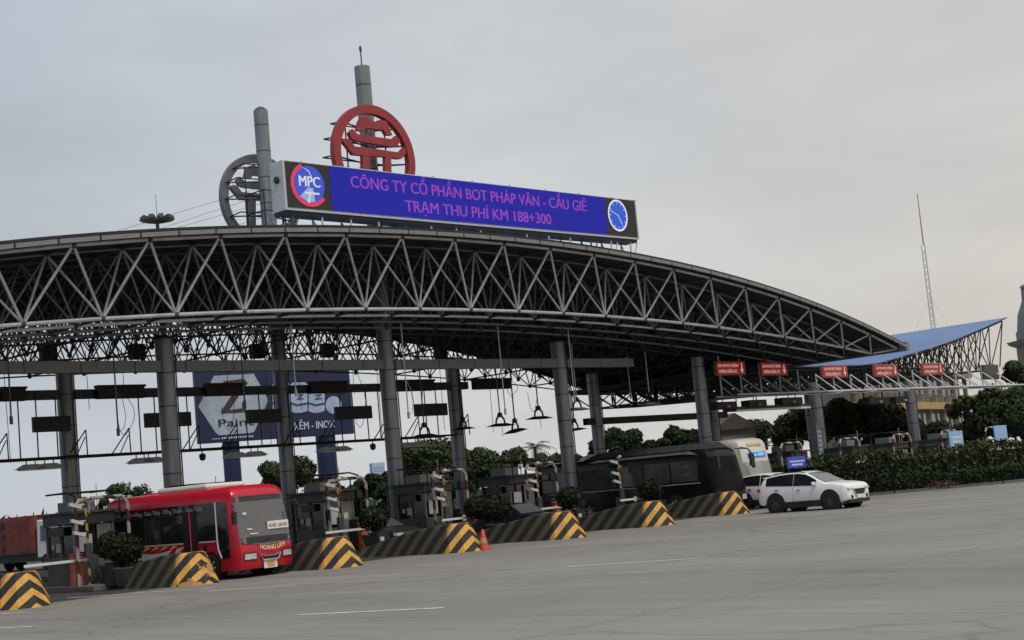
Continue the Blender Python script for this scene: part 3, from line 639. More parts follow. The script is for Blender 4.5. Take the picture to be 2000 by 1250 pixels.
# ------------------------------------------------------------------ ring emblems on the two tall columns
def emblem(label, cpx, cpy, Y, mat, sgn, wx):
    c = at(cpx, cpy, Y); t = thing('ring_emblem', label, 'emblem', (wx, Y, c.z))
    dx = c.x-wx
    n = 56; o1 = [(dx+2.38*math.cos(2*math.pi*i/n), 2.38*math.sin(2*math.pi*i/n)) for i in range(n)]; o2 = [(dx+1.98*math.cos(2*math.pi*i/n), 1.98*math.sin(2*math.pi*i/n)) for i in range(n)]
    q = MB()
    rings = [[Vector((a,y,b)) for a, b in poly] for poly, y in ((o1,-.14),(o1,.14),(o2,.14),(o2,-.14),(o1,-.14))]
    q.loft(rings, False); q.build('ring', mat, t, 35)
    ref = at(730, 307, 49.4)
    def poly(name, pts):
        pp = []
        for a, b in pts:
            w_ = at(640+a/7.353, 190+b/7.353, 49.4); pp.append((dx+(w_.x-ref.x), w_.z-ref.z))
        q = MB(); q.prism(pp, (0,-.10,0), (1,0,0), (0,0,1), (0,.2,0)); q.build(name, mat, t)
    poly('upper_roof', [(470,300),(545,278),(582,312),(604,348),(712,366),(716,336),(792,338),(832,352),(908,552),(826,550),(786,482),(532,446),(508,490),(400,486),(440,350)])
    poly('middle_roof', [(290,515),(340,462),(395,522),(430,546),(660,575),(910,610),(965,557),(1025,630),(985,705),(900,715),(640,672),(400,635),(325,600)])
    poly('lower_roof', [(185,618),(245,592),(310,622),(370,712),(660,746),(1005,800),(1105,695),(1132,770),(1050,885),(990,890),(870,866),(480,840),(350,830)])
    poly('left_pillar', [(485,838),(582,846),(590,1330),(492,1320)]); poly('right_pillar', [(805,862),(892,870),(902,1380),(815,1370)])
    poly('sill', [(420,1300),(990,1390),(985,1470),(415,1380)])
    br = MB(); ys = -sgn*.0; yc = sgn*1.0
    for z in (1.5,.75,-.1,-.95):
        for s_ in (-1, 1):
            xx = dx+s_*math.sqrt(max(.1, 2.2**2-z*z)); br.tube((xx,sgn*.14,z), (0,yc,z), .04, 5)
            br.tube((xx,sgn*.14,z), (xx-.25*s_-.2,sgn*.95,z+.08), .035, 5); br.tube((xx-.25*s_-.2,sgn*.95,z+.08), (0,yc,z+.1), .035, 5)
    for s_ in (-1.15,1.15): br.tube((dx+s_,sgn*.45,-1.9), (dx+s_,sgn*.45,1.6), .035, 5)
    br.build('bracket', black, t); return t
wxP = XP+11.532
grey_emb = M('grey_back_of_emblem', (.14,.143,.15), .5, .2, .2, 2)
emblem('red ring emblem with three tiered roof shape on the tall column', 730, 307, 49.2, coral_red, 1, wxP)
emblem('grey back of a ring emblem on the left tall column behind the board', 508, 393, 59.5, grey_emb, -1, wxP)
fr = thing('service_cage', 'thin black tube cage round the left tall column beside the board', 'cage', (wxP, YQ, 0))
q = MB()
for z in (14.2, 15.6, 16.6, 17.6):
    q.path([(-.75,-.75,z),(.9,-.75,z),(.9,.75,z),(-.75,.75,z),(-.75,-.75,z)], .035, 5)
for a, b in ((-.75,-.75),(.9,-.75),(.9,.75),(-.75,.75)): q.tube((a,b,12.7),(a,b,17.6),.04,5)
q.build('tube_frame', black, fr)
GC = [((wxP,YQ,17.6),(27,60.5)),((wxP,YQ,18.0),(24,58)),((wxP,YQ,16.5),(30,62)),((wxP,YQ,17.2),(25.5,63)),((wxP,YQ,15.8),(33,61)),((wxP,YP,17.2),(53,55)),((wxP,YP,16.8),(54,57)),((wxP,YP,17.6),(56,56)),((wxP,YP,16.2),(52,58)),((wxP,YP,17.5),(36.5,56)),((wxP,YP,16.9),(37.5,57.5))]
for k, (a, (x, y)) in enumerate(GC):
    q = MB(); q.tube((0,0,0), (x-a[0], y-a[1], zt(x)-a[2]), .012, 4)
    tag(q.build('guy_cable', steel_in, loc=a), 'thin guy cable running down to the roof left of the grey ring emblem' if k < 5 else 'thin guy cable running down to the roof behind the red ring emblem', 'cable', 'roof guy cables left of the grey emblem' if k < 5 else 'roof guy cables behind the red emblem')

# ------------------------------------------------------------------ lane islands, built once each kind and copied
def wedge(mat):
    # plough shaped concrete nose: pointed toe at y=0, raked faces, flat top that runs down to the rear
    bot = [(0,0),(.50,.20),(.80,.66),(.88,1.5),(.90,6.2)]; top = [(0,.52),(.30,.66),(.56,1.0),(.66,1.7),(.68,6.2)]
    def h(y): return interp([(.5,1.0),(1.0,1.04),(1.7,1.0),(3.2,.80),(5.0,.48),(6.2,.24)], y)
    n = 6; lv = []
    def outl(f):
        r_ = []
        for (a, b), (c, d) in zip(bot, top): r_.append((lerp(a,c,f), lerp(b,d,f), f))
        ex = [r_[0]]
        for a, b in zip(r_, r_[1:]):
            k = 8 if b[1] > 4 else 2
            ex += [(lerp(a[0],b[0],t/k), lerp(a[1],b[1],t/k), f) for t in range(1,k+1)]
        return ex
    rings = []
    for f in (0,.25,.5,.75,.94,1.0):
        e_ = outl(min(f,1)); ins = .94 if f == 1.0 else 1
        pts = [(x*ins, y+(.03 if f == 1.0 else 0), f*h(y)) for x, y, _ in e_]
        rings.append([(-x,y,z) for x, y, z in pts[:0:-1]]+pts)
    q = MB(); q.loft(rings, False, False)
    tp = rings[-1]; m_ = len(tp)//2
    for k in range(m_): q.add([tp[m_-k], tp[m_-k-1], tp[m_+k+1], tp[m_+k]] if k else [tp[m_], tp[m_-1], tp[m_+1]], [(0,1,2,3)] if k else [(0,1,2)])
    e0 = [r_[0] for r_ in rings]; e1 = [r_[-1] for r_ in rings]
    q.grid([e0, e1])
    return q.build('barrier_nose', mat, None, 22)
WL = ['striped concrete barrier nose cut off by the left edge of the photo','striped barrier nose with broken paint in front of the red bus','striped barrier nose just right of the red bus','striped barrier nose with a traffic cone at its tip',
      'striped barrier nose right of the one with the traffic cone','striped barrier nose second from the white car','striped barrier nose nearest the white car','striped barrier nose hidden behind the white car']
NX = [21.12, 27.12, 32.1, 37.5, 42.65, 48.55, 55.55, 61.3]; NY = [40.5, 40.7, 39.5, 39.1, 38.7, 39.0, 40.2, 40.1]
w0 = wedge(stripes); w1 = None
for k in range(7):
    if k == 0: o = w0
    elif k == 1: o = wedge(stripes_broken)
    else: o = w0.copy(); COL.objects.link(o)
    o.location = (NX[k], NY[k]-.35, 0); tag(o, WL[k], 'barrier', 'yellow and black striped barrier noses')
IX = [20.92+S*k for k in range(14)]
def island_near(k):
    return ['at the left edge of the photo','left of the red bus','right of the red bus','on the third island','by the tall emblem column','on the fifth island','on the sixth island beside the dark coach','beside the white coach',
            'right of the white coach','by the right front column','third from the right beyond the hedge','second from the right beyond the hedge','at the far right beyond the hedge','last beyond the hedge'][k]
kb0 = None
for k in range(13):
    q = MB(); q.box(-1.12, 0, 0, 1.12, 20, .2)
    tag(q.build('lane_island', kerbm, loc=(IX[k], 44.8, 0), bevel=.03), 'raised concrete lane island %s' % island_near(k), 'island', 'concrete lane islands')
# portal frame (red and white), toll booth, barrier gate, camera post, planter
def portal():
    t = thing('crash_frame', '', 'frame', (0,0,0), 0, 'red and white crash frames on the islands')
    q = MB(); q.path([(-1.0,0,.2),(-1.0,0,2.85),(-.8,0,3.1),(.8,0,3.1),(1.0,0,2.85),(1.0,0,.2)], .065, 8); q.build('hoop', redwhite, t, 40)
    q = MB(); q.tube((-1.0,0,2.3),(-1.0,1.2,2.3),.05,6); q.tube((1.0,0,2.3),(1.0,1.2,2.3),.05,6); q.build('stay', dark_steel, t); return t
booth_m = M('booth_cladding', (.072, .074, .077), .55, 0, .2, 2, dirt=(.05,.05,.048), dscale=2.5)
booth_l = M('booth_trim', (.15, .15, .147), .5, 0, .2, 2)
def booth():
    t = thing('toll_booth', '', 'booth', (0,0,0), 0, 'grey toll booths on the islands')
    q = MB(); q.box(-.78,0,.2,.78,1.9,1.18); q.build('lower_wall', booth_m, t, bevel=.02)
    for x in (-.75,.75):
        for y in (.04,.95,1.86): q = MB(); q.box(x-.04,y-.04,1.182,x+.04,y+.04,2.25); q.build('window_post', booth_l, t)
    q = MB(); q.box(-.72,.06,1.184,.72,1.84,2.24); q.build('glazing', glass, t)
    q = MB(); q.box(-.84,-.06,2.252,.84,1.98,2.62); q.build('fascia', booth_m, t, bevel=.02)
    q = MB(); q.box(-.95,-.25,2.622,.95,2.15,2.70); q.build('roof', dark_steel, t)
    q = MB(); q.box(.1,-.035,.32,.66,-.004,2.2); q.build('door', booth_l, t, bevel=.01)
    q = MB(); q.box(-.6,-.03,1.32,-.1,-.004,1.9); q.build('notice_board', light_grey, t)
    q = MB(); q.path([(-.85,-.3,2.1),(-.85,-.35,3.2),(-.85,.2,3.35),(-.85,1.6,3.35)], .035, 5); q.path([(.85,-.3,2.3),(.85,-.35,3.2),(.85,.2,3.35),(.85,1.6,3.35)], .035, 5); q.tube((-.85,.2,3.35),(.85,.2,3.35),.03,5); q.tube((-.85,1.2,3.35),(.85,1.2,3.35),.03,5); q.build('roof_rail', black, t)
    q = MB(); q.box(-.90,.5,1.9,-.842,1.5,2.2); q.build('side_box', dark_steel, t); q = MB(); q.box(-.86,.2,.5,-.785,.55,1.0); q.build('meter_box', dark_steel, t)
    q = MB(); q.box(-.80,.9,1.35,-.775,1.2,1.65); q.box(-.80,1.35,1.45,-.775,1.5,1.62); q.box(.2,-.045,1.5,.42,-.036,1.75); q.build('sticker', light_grey, t)
    q = MB(); q.path([(-.3,-.3,2.7),(-.3,-.3,3.0),(-.5,-.5,3.05)], .02, 5); q.obox((-.62,-.6,3.03), (.16,.12,-.04), (-.03,.05,0), (0,0,.05)); q.path([(.3,.2,2.7),(.3,.2,3.6)], .015, 4); q.build('booth_camera', light_grey, t)
    q = MB(); q.box(-.5,.5,2.702,.4,1.5,3.05); q.build('air_unit', grey_panel, t, bevel=.02); return t
def gate():
    t = thing('barrier_gate', '', 'barrier gate', (0,0,0), 0, 'orange lane barrier gates')
    q = MB(); q.box(-.17,-.17,.2,.17,.17,1.22); q.build('cabinet', orange, t, bevel=.03)
    q = MB(); q.box(-.19,-.19,1.222,.19,.19,1.28); q.build('lid', orange, t, bevel=.02)
    q = MB(); q.box(-2.0,-.21,1.0,.3,-.175,1.09); q.build('arm', white_p, t); return t
def post():
    t = thing('camera_post', '', 'camera post', (0,0,0), 0, 'camera posts on the islands')
    q = MB(); q.tube((0,0,.2),(0,0,3.15),.05,8); q.build('pole', yelblack, t, 40)
    for z, dx in ((2.9,-.55),(2.35,-.5),(1.95,-.42)):
        q = MB(); q.tube((0,0,z),(dx*.5,-.05,z),.025,5); q.obox((dx*.8,-.08,z-.02), (.2,-.02,-.06), (0,.06,0), (.01,0,.055)); q.build('camera', light_grey, t)
    for z in (2.62,3.12):
        q = MB(); q.lathe([(.01,-.07),(.06,-.04),(.07,.02),(.04,.06)], 10, (.06,-.08,z)); q.build('signal_lamp', white_p if z > 3 else amber, t, 40)
    q = MB(); q.box(-.12,-.1,1.1,.12,.06,1.6); q.build('control_box', dark_steel, t, bevel=.01); return t
def foliage(mb, c, rad, n, size, rnd, squash=1.0, fill=.55):
    for _ in range(n):
        while True:
            d = Vector((rnd.uniform(-1,1), rnd.uniform(-1,1), rnd.uniform(-1,1)))
            if .05 < d.length < 1: break
        d.normalize(); r = rad*(rnd.uniform(fill,1.0)**.6)
        p = Vector(c)+Vector((d.x*r, d.y*r, d.z*r*squash))
        nrm = (d+Vector((rnd.gauss(0,.6), rnd.gauss(0,.6), rnd.gauss(0,.6)))).normalized(); a = nrm.orthogonal().normalized(); a = Matrix.Rotation(rnd.uniform(0,6.28), 3, nrm) @ a; b = nrm.cross(a)
        s_ = size*rnd.uniform(.6,1.35)
        mb.add([p-a*s_, p-b*s_*.5, p+a*s_, p+b*s_*.5], [(0,1,2,3)])
rnd = random.Random(5)
def planter(seed=1, r=.62):
    t = thing('topiary_planter', '', 'planter', (0,0,0), 0, 'round clipped shrubs in planters')
    rn = random.Random(seed)
    q = MB(); q.lathe([(.34,.2),(.40,.3),(.52,.72),(.56,.80),(.50,.82)], 18); q.build('pot', clay, t, 35)
    q = MB(); q.tube((0,0,.8),(0,0,1.1),.06,6); q.build('stem', bark, t)
    q = MB(); foliage(q, (0,0,1.42), r, 900, .085, rn, .85); c = q.build('shrub', leaf_d, t)
    return t
PK = {'portal': portal(), 'booth': booth(), 'gate': gate(), 'post': post(), 'planter': planter()}
first = {k: True for k in PK}
def put(kind, loc, label, rz=0):
    if first[kind]: first[kind] = False; o = PK[kind]; o.location = loc; o.rotation_euler = (0,0,rz); o['label'] = label
    else: o = dup(PK[kind], loc, rz, label)
    return o
for k in range(13):
    X = IX[k]
    if k not in (6,7): put('portal', (X, {1:45.9, 3:46.8}.get(k, 46.9) if k < 8 else 44.8, 0), 'red and white hooped crash frame %s' % island_near(k))
    if k and k not in (6,7): put('booth', (X, {1:46.5, 3:47.4}.get(k, 48.2 if k % 2 else 47.7), 0), 'grey toll booth %s' % island_near(k))
    if k < 8:
        put('planter', (X+.1, 45.4, 0), 'round clipped shrub in a pot %s' % island_near(k))
        put('post', (X-.72, 46.5 if k != 1 else 45.7, 0), 'banded post with white cameras %s' % island_near(k))
        put('gate', (X+.45 if k != 1 else X-.85, 46.1+.5*(k % 2) if k != 1 else 46.3, 0), 'orange barrier cabinet with white arm %s' % island_near(k))
# second row of booths and darker shrubs further down the lanes
for k in (3,4,5,8):
    put('booth', (IX[k]+.2, 55.2, 0), 'rear grey toll booth, %s' % island_near(k))
for n, (k, y) in enumerate([(0,43.6),(1,44.2),(2,43.9),(4,44.0)]):
    put('planter', (IX[k]-.2, y, -.12), 'low round shrub behind the striped nose %s' % island_near(k))
cab = None
for k in range(1, 8):
    for n, (dx, dy, lab) in enumerate(((.55, 46.9, 'tall black equipment cabinet %s'), (-.35, 44.6, 'low black control box %s'))):
        if cab is None:
            cab = thing('equipment_cabinet', '', 'cabinet', (0,0,0), 0, 'black equipment cabinets on the islands')
            q = MB(); q.box(-.3,-.25,.2,.3,.25,1.45); q.build('case', black, cab, bevel=.02)
            q = MB(); q.box(-.2,-.262,.9,.0,-.252,1.15); q.box(.08,-.262,.5,.16,-.252,.62); q.build('plate', light_grey, cab)
            q = MB(); q.path([(.2,0,1.45),(.2,0,2.3),(.0,-.1,2.45)], .03, 5); q.box(-.12,-.2,2.3,.12,-.02,2.6); q.build('signal_box', black, cab); o = cab; o.location = (IX[k]+dx, dy, 0)
        else: o = dup(cab, (IX[k]+dx, dy, 0))
        o['label'] = lab % island_near(k)
        if n == 1: o.scale = (1,1,.62)
for n, (a, y) in enumerate([(95,704),(268,702),(503,700),(640,698),(862,702)]):
    p = at(a, y, 60.5); t = thing('junction_box', '%s square black box from the left inside the roof lattice' % ORD[n], 'box', (p.x, 60.5, p.z), 0, 'black boxes in the roof lattice')
    q = MB(); q.box(-.36,-.2,0,.36,.2,.72); q.build('case', black, t, bevel=.02); q = MB(); q.tube((0,0,.72),(0,0,1.4),.04,5); q.build('hanger', black, t)
rw = random.Random(12)
for n, (a, y0, y1, sag) in enumerate([(10,765,905,0),(243,770,845,.5),(170,740,800,0),(330,745,850,0),(445,750,835,.3),(520,745,870,0),(585,750,800,0),(700,735,830,.4),(738,740,860,0),(815,730,800,.3),(860,735,840,0),(955,735,845,.0),(1000,745,770,.5),(1040,740,800,.3),(690,740,770,0)]):
    Y = 53+.3*(n % 5); p, q_ = at(a, y0, Y), at(a+(y1-y0)*.08, y1, Y); zt_ = zb(p.x)-.1
    q = MB(); pts = [(p.x-q_.x, 0, zt_-q_.z)]+[(lerp(p.x-q_.x,0,i/6)+sag*math.sin(i/6*math.pi)*.8, 0, lerp(p.z-q_.z,0,i/6)) for i in range(7)]
    if sag: pts += [(-.15,0,-.12),(-.35,0,.1),(-.45,0,.9)]
    q.path(pts, .013, 4)
    tag(q.build('loose_cable', black, loc=tuple(q_)), '%s thin loose cable from the left dangling under the canopy' % ['first','second','third','fourth','fifth','sixth','seventh','eighth','ninth','tenth','eleventh','twelfth','thirteenth','fourteenth','last'][n], 'cable', 'loose cables under the canopy')
# traffic cone
def cone(x, y, label):
    t = thing('traffic_cone', label, 'cone', (x, y, 0))
    q = MB(); q.lathe([(.17,.03),(.05,.72),(.03,.74)], 14); q.build('body', M('cone_orange', (.55,.06,.04), .5), t, 40)
    q = MB(); q.box(-.22,-.22,0,.22,.22,.035); q.build('base', M('cone_base', (.45,.06,.04), .6), t)
    q = MB(); q.lathe([(.135,.24),(.10,.44)], 14); q.lathe([(.14,.24),(.106,.44)], 14); q.build('band', M('cone_band', (.5,.25,.12), .5), t, 40)
p = gnd(946, 1074); cone(p.x, p.y, 'orange traffic cone standing at the tip of a striped barrier nose')

# height gauge strip on a column and blue notice screens on the right islands
p = at(1602, 872, 49.6)
t = thing('gauge_strip', 'narrow upright blue and white marked strip on a right hand column', 'sign', (p.x, 49.6, 0))
q = MB(); q.box(-.28,-.03,1.0,.28,.03,4.2); q.build('board', grey_panel, t)
q = MB(); [q.box(-.2,-.04,1.5+i*.27,.2,-.031,1.66+i*.27) for i in range(9)]; q.build('mark', M('pale_blue_mark', (.30,.42,.62), .5), t)
blue_pan = M('blue_notice', (.05,.10,.52), .45, 0, .12, 2); pale_pan = M('pale_blue_notice', (.24,.42,.66), .45, 0, .12, 2)
for n, (a, y0, y1, wd, mt, lab) in enumerate([(1554,892,914,1.7,blue_pan,'deep blue notice panel on the booth right of the white coach'),(1865,842,872,1.7,pale_pan,'pale blue notice panel with text lines beyond the hedge'),(1952,831,866,1.7,pale_pan,'plain pale blue notice panel at the far right beyond the hedge')]):
    Y = 44.3; p, q_ = at(a, y0, Y), at(a, y1, Y)
    t = thing('notice_panel', lab, 'sign', (p.x, Y, 0), 0)
    q = MB(); q.box(-wd/2,-.05,q_.z,wd/2,.05,p.z); q.build('panel', mt, t, bevel=.02)
    q = MB(); q.tube((-.6,.1,0),(-.6,.1,p.z),.05,6); q.tube((.6,.1,0),(.6,.1,p.z),.05,6); q.build('leg', dark_steel, t)
    if n < 2:
        q = MB(); hh = p.z-q_.z; q.box(-wd*.4,-.06,q_.z+hh*.52,wd*.42,-.051,q_.z+hh*.66); q.box(-wd*.3,-.06,q_.z+hh*.2,wd*.3,-.051,q_.z+hh*.38)
        q.build('text_line', M('pale_text', (.5,.6,.75), .5), t)

# ------------------------------------------------------------------ vehicles (nose towards -Y)
def wheel(parent, x, y, r, wd, side, spokes=10, rimm=None):
    q = MB(); q.lathe([(r*.62,-wd/2),(r*.94,-wd/2),(r,-wd/2+.03),(r,wd/2-.03),(r*.94,wd/2),(r*.62,wd/2)], 24, (0,0,0), 'x'); wh = q.build('wheel', rubber, parent, 40, loc=(x,y,r))
    q = MB(); xo = side*wd*.36
    q.lathe([(r*.64,xo-.01),(r*.64,xo+.01)], 24, (0,0,0), 'x')
    rm = q.build('rim', black, wh)
    q = MB()
    for k in range(spokes):
        a = 2*math.pi*k/spokes; q.obox((xo+side*.025, math.cos(a)*r*.34, math.sin(a)*r*.34), (.015,0,0), (0,math.cos(a)*r*.30,math.sin(a)*r*.30), (0,-math.sin(a)*r*.05,math.cos(a)*r*.05))
    q.lathe([(r*.13,xo-side*.0),(r*.10,xo+side*.05)], 12, (0,0,0), 'x')
    q.lathe([(r*.66,xo+side*.005),(r*.60,xo+side*.03)], 24, (0,0,0), 'x')
    q.build('spoke', rimm or M('dark_alloy', (.12,.12,.125), .35, .7), wh); return wh
def carsec(s, st, zbelt):
    zb_ = interp([(a, b) for a, b, c, d in st], s); zt_ = interp([(a, c) for a, b, c, d in st], s); w_ = interp([(a, d) for a, b, c, d in st], s)
    zB = min(zbelt(s), zt_-.07)
    wr = (w_*.985-(zt_-zB)*.36) if zt_ > zbelt(s)+.12 else w_*.95
    return [(0,zb_),(w_*.82,zb_),(w_*.96,zb_+.08),(w_*.995,zb_+.2),(w_,lerp(zb_,zB,.6)),(w_*.985,zB),(wr,zt_-.05),(wr-.07,zt_-.014),(wr*.5,zt_-.003),(0,zt_)]
def car(label, loc, paint, st, zbelt, L, wb0, wb1, wr_, glassm=glass, ws=(1.15,1.95), sidew=((1.5,2.55),(2.62,3.95)), plate=True, detail=True, cat='car', group=None, rz=0, rearglass=None):
    t = thing('parked_car' if False else 'car', label, cat, loc, rz, group)
    ss = sorted(set([a for a,_,_,_ in st]+[L*i/44 for i in range(45)]))
    rings = []
    for s in ss:
        h = carsec(s, st, zbelt); rings.append([(x,s,z) for x, z in h]+[(-x,s,z) for x, z in h[-2:0:-1]])
    q = MB(); q.loft(rings); q.build('body', paint, t, 32)
    def side(s, f): h = carsec(s, st, zbelt); a, b = h[5], h[6]; return lerp(a[0], b[0], f), lerp(a[1], b[1], f)
    for sd_ in (-1, 1):
        for (a, b) in sidew:
            g_ = []
            n = 14
            for i in range(n+1):
                s = lerp(a, b, i/n); row = []
                f0, f1 = .03, .95
                zroof = carsec(s, st, zbelt)[6][1]
                for f in (f0, f1):
                    x, z = side(s, f); row.append(Vector((sd_*(x+.012), s, z)))
                g_.append(row)
            q = MB(); q.grid(g_); q.build('side_window', glassm, t)
        if detail:
            for s in (sidew[0][1]-.25, sidew[1][1]-.55):
                x = carsec(s, st, zbelt)[4][0]; q = MB(); q.box(sd_*x-.03, s-.11, zbelt(s)-.17, sd_*x+.03, s+.11, zbelt(s)-.13); q.build('door_handle', chrome, t, bevel=.01)
            x = carsec(ws[1]-.35, st, zbelt)[5][0]; q = MB(); y_ = sidew[0][0]+.02
            q.obox((sd_*(x+.13), y_, zbelt(y_)+.09), (.11,.02,0), (0,.07,0), (0,0,.075)); q.build('wing_mirror', paint, t, bevel=.04)
            q = MB()
            for s in (sidew[0][1]+.03,):
                x = carsec(s, st, zbelt)[4][0]
                q.box(sd_*x-.004*1, s, .42, sd_*(x+.003), s+.012, zbelt(s)-.02)
            q.build('door_gap', black, t)
        for wy in (wb0, wb1):
            x = carsec(wy, st, zbelt)[4][0]
            q = MB(); q.lathe([(wr_*1.30, sd_*(x-.25)),(wr_*1.30, sd_*(x+.004))], 28, (0,wy,wr_*1.02), 'x'); q.build('wheel_arch', black, t)
            wheel(t, sd_*(x-.085), wy, wr_, .22, sd_)
        q = MB(); x = carsec(L/2, st, zbelt)[3][0]; q.box(sd_*x-.05, wb0+wr_*1.1, .17, sd_*(x+.02), wb1-wr_*1.1, .44); q.build('side_sill', black, t, bevel=.02)
    def topgrid(a, b, name, mt, f=.86):
        g_ = []
        for i in range(9):
            s = lerp(a, b, i/8); h = carsec(s, st, zbelt); wr0 = h[7][0]; row = []
            for u in (-1,-.5,0,.5,1):
                zz = (h[9][1] if u == 0 else (h[8][1] if abs(u) == .5 else h[7][1])); row.append(Vector((u*wr0*f*(1 if abs(u) == 1 else 1), s-.012, zz+.014)))
            g_.append(row)
        q = MB(); q.grid(g_); q.build(name, mt, t, 60)
    topgrid(ws[0], ws[1], 'windscreen', glass_l, .98)
    if rearglass: topgrid(rearglass[0], rearglass[1], 'rear_window', glassm, .9)
    return t
SUV = [(0,.38,.80,.70),(.02,.33,.90,.77),(.08,.28,.985,.84),(.22,.24,1.04,.89),(.6,.22,1.10,.915),(1.0,.22,1.135,.92),(1.12,.22,1.15,.92),(1.5,.22,1.33,.92),(1.8,.22,1.50,.92),(2.05,.22,1.605,.92),(2.4,.22,1.665,.92),(2.9,.22,1.675,.92),(3.4,.22,1.645,.92),(3.85,.22,1.585,.92),(4.12,.25,1.52,.91),(4.2,.27,1.44,.905),(4.36,.3,1.16,.89),(4.45,.33,1.03,.86),(4.53,.38,.92,.80),(4.56,.45,.8,.74)]
sbelt = lambda s: interp([(0,.9),(1.2,1.03),(2.5,1.07),(3.9,1.15),(4.6,1.15)], s)
suv = car('white five door crossover car driving out at the right front of the plaza', (54.55, 33.35, 0), car_white, SUV, sbelt, 4.56, .88, 3.58, .37, ws=(1.14,2.02), sidew=((1.50,2.62),(2.64,4.02)), rearglass=(4.21,4.35))
def front_bits(t, zg=.62, wg=.5, plate_m=white_p, lx=.66, dark=True, zl=.80):
    q = MB(); q.prism([(-wg,.0),(wg,.0),(wg*.62,-.24),(-wg*.62,-.24)], (0,-.028,zg+.16), (1,0,0), (0,0,1), (0,.06,0)); gr = q.build('grille', black, t)
    q = MB(); q.prism([(-wg*1.03,.02),(-wg*.66,-.27),(wg*.66,-.27),(wg*1.03,.02),(wg*.96,.02),(wg*.6,-.22),(-wg*.6,-.22),(-wg*.96,.02)], (0,-.04,zg+.16), (1,0,0), (0,0,1), (0,.03,0)); q.build('grille_trim', chrome, gr)
    for s_ in (-1,1):
        q = MB(); q.obox((s_*lx,.09,zl), (.17,s_*.06*s_ if False else 0,0), (s_*.035,.10,0), (0,0,.062)); q.build('headlight', headl, t, bevel=.02)
        q = MB(); q.prism([(0,0),(s_*.2,.02),(s_*.14,-.14),(s_*.03,-.14)], (s_*.48,.0,.52), (1,0,0), (0,0,1), (0,.12,0)); q.build('fog_lamp', black, t)
    q = MB(); q.box(-.26,-.06,.40,.26,-.02,.53); q.build('number_plate', plate_m, t)
    q = MB(); q.loft([[(-.70,-.03,.22),(.70,-.03,.22),(.74,-.03,.36),(-.74,-.03,.36)],[(-.86,.26,.2),(.86,.26,.2),(.87,.26,.34),(-.87,.26,.34)]]); q.build('lower_bumper', black, t)
front_bits(suv)
for s_ in (-1,1): q = MB(); q.path([(s_*.64,2.1,1.60),(s_*.64,2.4,1.675),(s_*.64,3.2,1.675),(s_*.63,3.9,1.60)], .018, 5); q.build('roof_rail', black, suv)
q = MB(); q.loft([[(-.72,4.57,.34),(.72,4.57,.34),(.72,4.57,.56),(-.72,4.57,.56)],[(-.93,4.0,.26),(.93,4.0,.26),(.93,4.0,.40),(-.93,4.0,.40)]]); q.build('rear_bumper', black, suv)
for s_ in (-1,1):
    q = MB(); q.obox((s_*.80,4.42,1.0), (.10,.03*s_*-1,0), (s_*.03,.10,0), (0,0,.07)); q.build('tail_lamp', tail, suv, bevel=.02)
q = MB(); q.box(-.62,4.12,1.50,.62,4.34,1.54); q.build('roof_spoiler', car_white, suv, bevel=.015)
HATCH = SUV
wc2 = car('white car nosing out between the white coach and the white crossover', (61.2, 39.7, 0), car_white, SUV, sbelt, 4.56, .88, 3.58, .36, ws=(1.16,2.0), sidew=((1.62,2.62),(2.66,3.80)))
front_bits(wc2)
SED = [(0,.34,.62,.64),(.06,.26,.74,.76),(.25,.22,.84,.84),(.7,.2,.92,.88),(1.15,.2,.96,.885),(1.6,.2,1.22,.885),(2.0,.2,1.40,.885),(2.5,.2,1.46,.885),(3.1,.2,1.42,.885),(3.6,.2,1.2,.885),(3.9,.2,1.02,.88),(4.4,.24,.98,.86),(4.55,.35,.85,.78)]
dbelt = lambda s: interp([(0,.8),(1.2,.88),(3.8,.95),(4.6,.95)], s)
navy = M('navy_car_paint', (.010,.013,.03), .25); dgrey = M('dark_grey_car_paint', (.03,.03,.033), .3)
c1 = car('dark blue car waiting in the lane by the fifth island', (46.5, 43.3, 0), navy, SED, dbelt, 4.55, .85, 3.5, .32, ws=(1.2,1.95), sidew=((1.6,2.45),(2.5,3.4)), detail=False); front_bits(c1, .52, .45, white_p, .6, zl=.66)
c2 = car('dark grey car in the lane left of the tall emblem column', (40.9, 46.2, 0), dgrey, SED, dbelt, 4.55, .85, 3.5, .32, ws=(1.2,1.95), sidew=((1.6,2.45),(2.5,3.4)), detail=False); front_bits(c2, .52, .45, white_p, .6, zl=.66)
VAN = [(0,.4,.9,.7),(.15,.3,1.1,.85),(.7,.25,1.25,.93),(1.1,.25,1.75,.93),(1.5,.25,2.02,.93),(2.4,.25,2.08,.93),(4.2,.25,2.05,.93),(4.5,.3,1.9,.9),(4.6,.4,1.2,.85)]
c3 = car('black van waiting right of the white coach', (70.3, 45.6, 0), M('black_van_paint', (.018,.018,.02), .3), VAN, lambda s: 1.15, 4.6, .9, 3.6, .34, ws=(.72,1.4), sidew=((1.55,2.5),(2.6,4.2)), detail=False); front_bits(c3, .7, .5, white_p, .66, zl=.95)

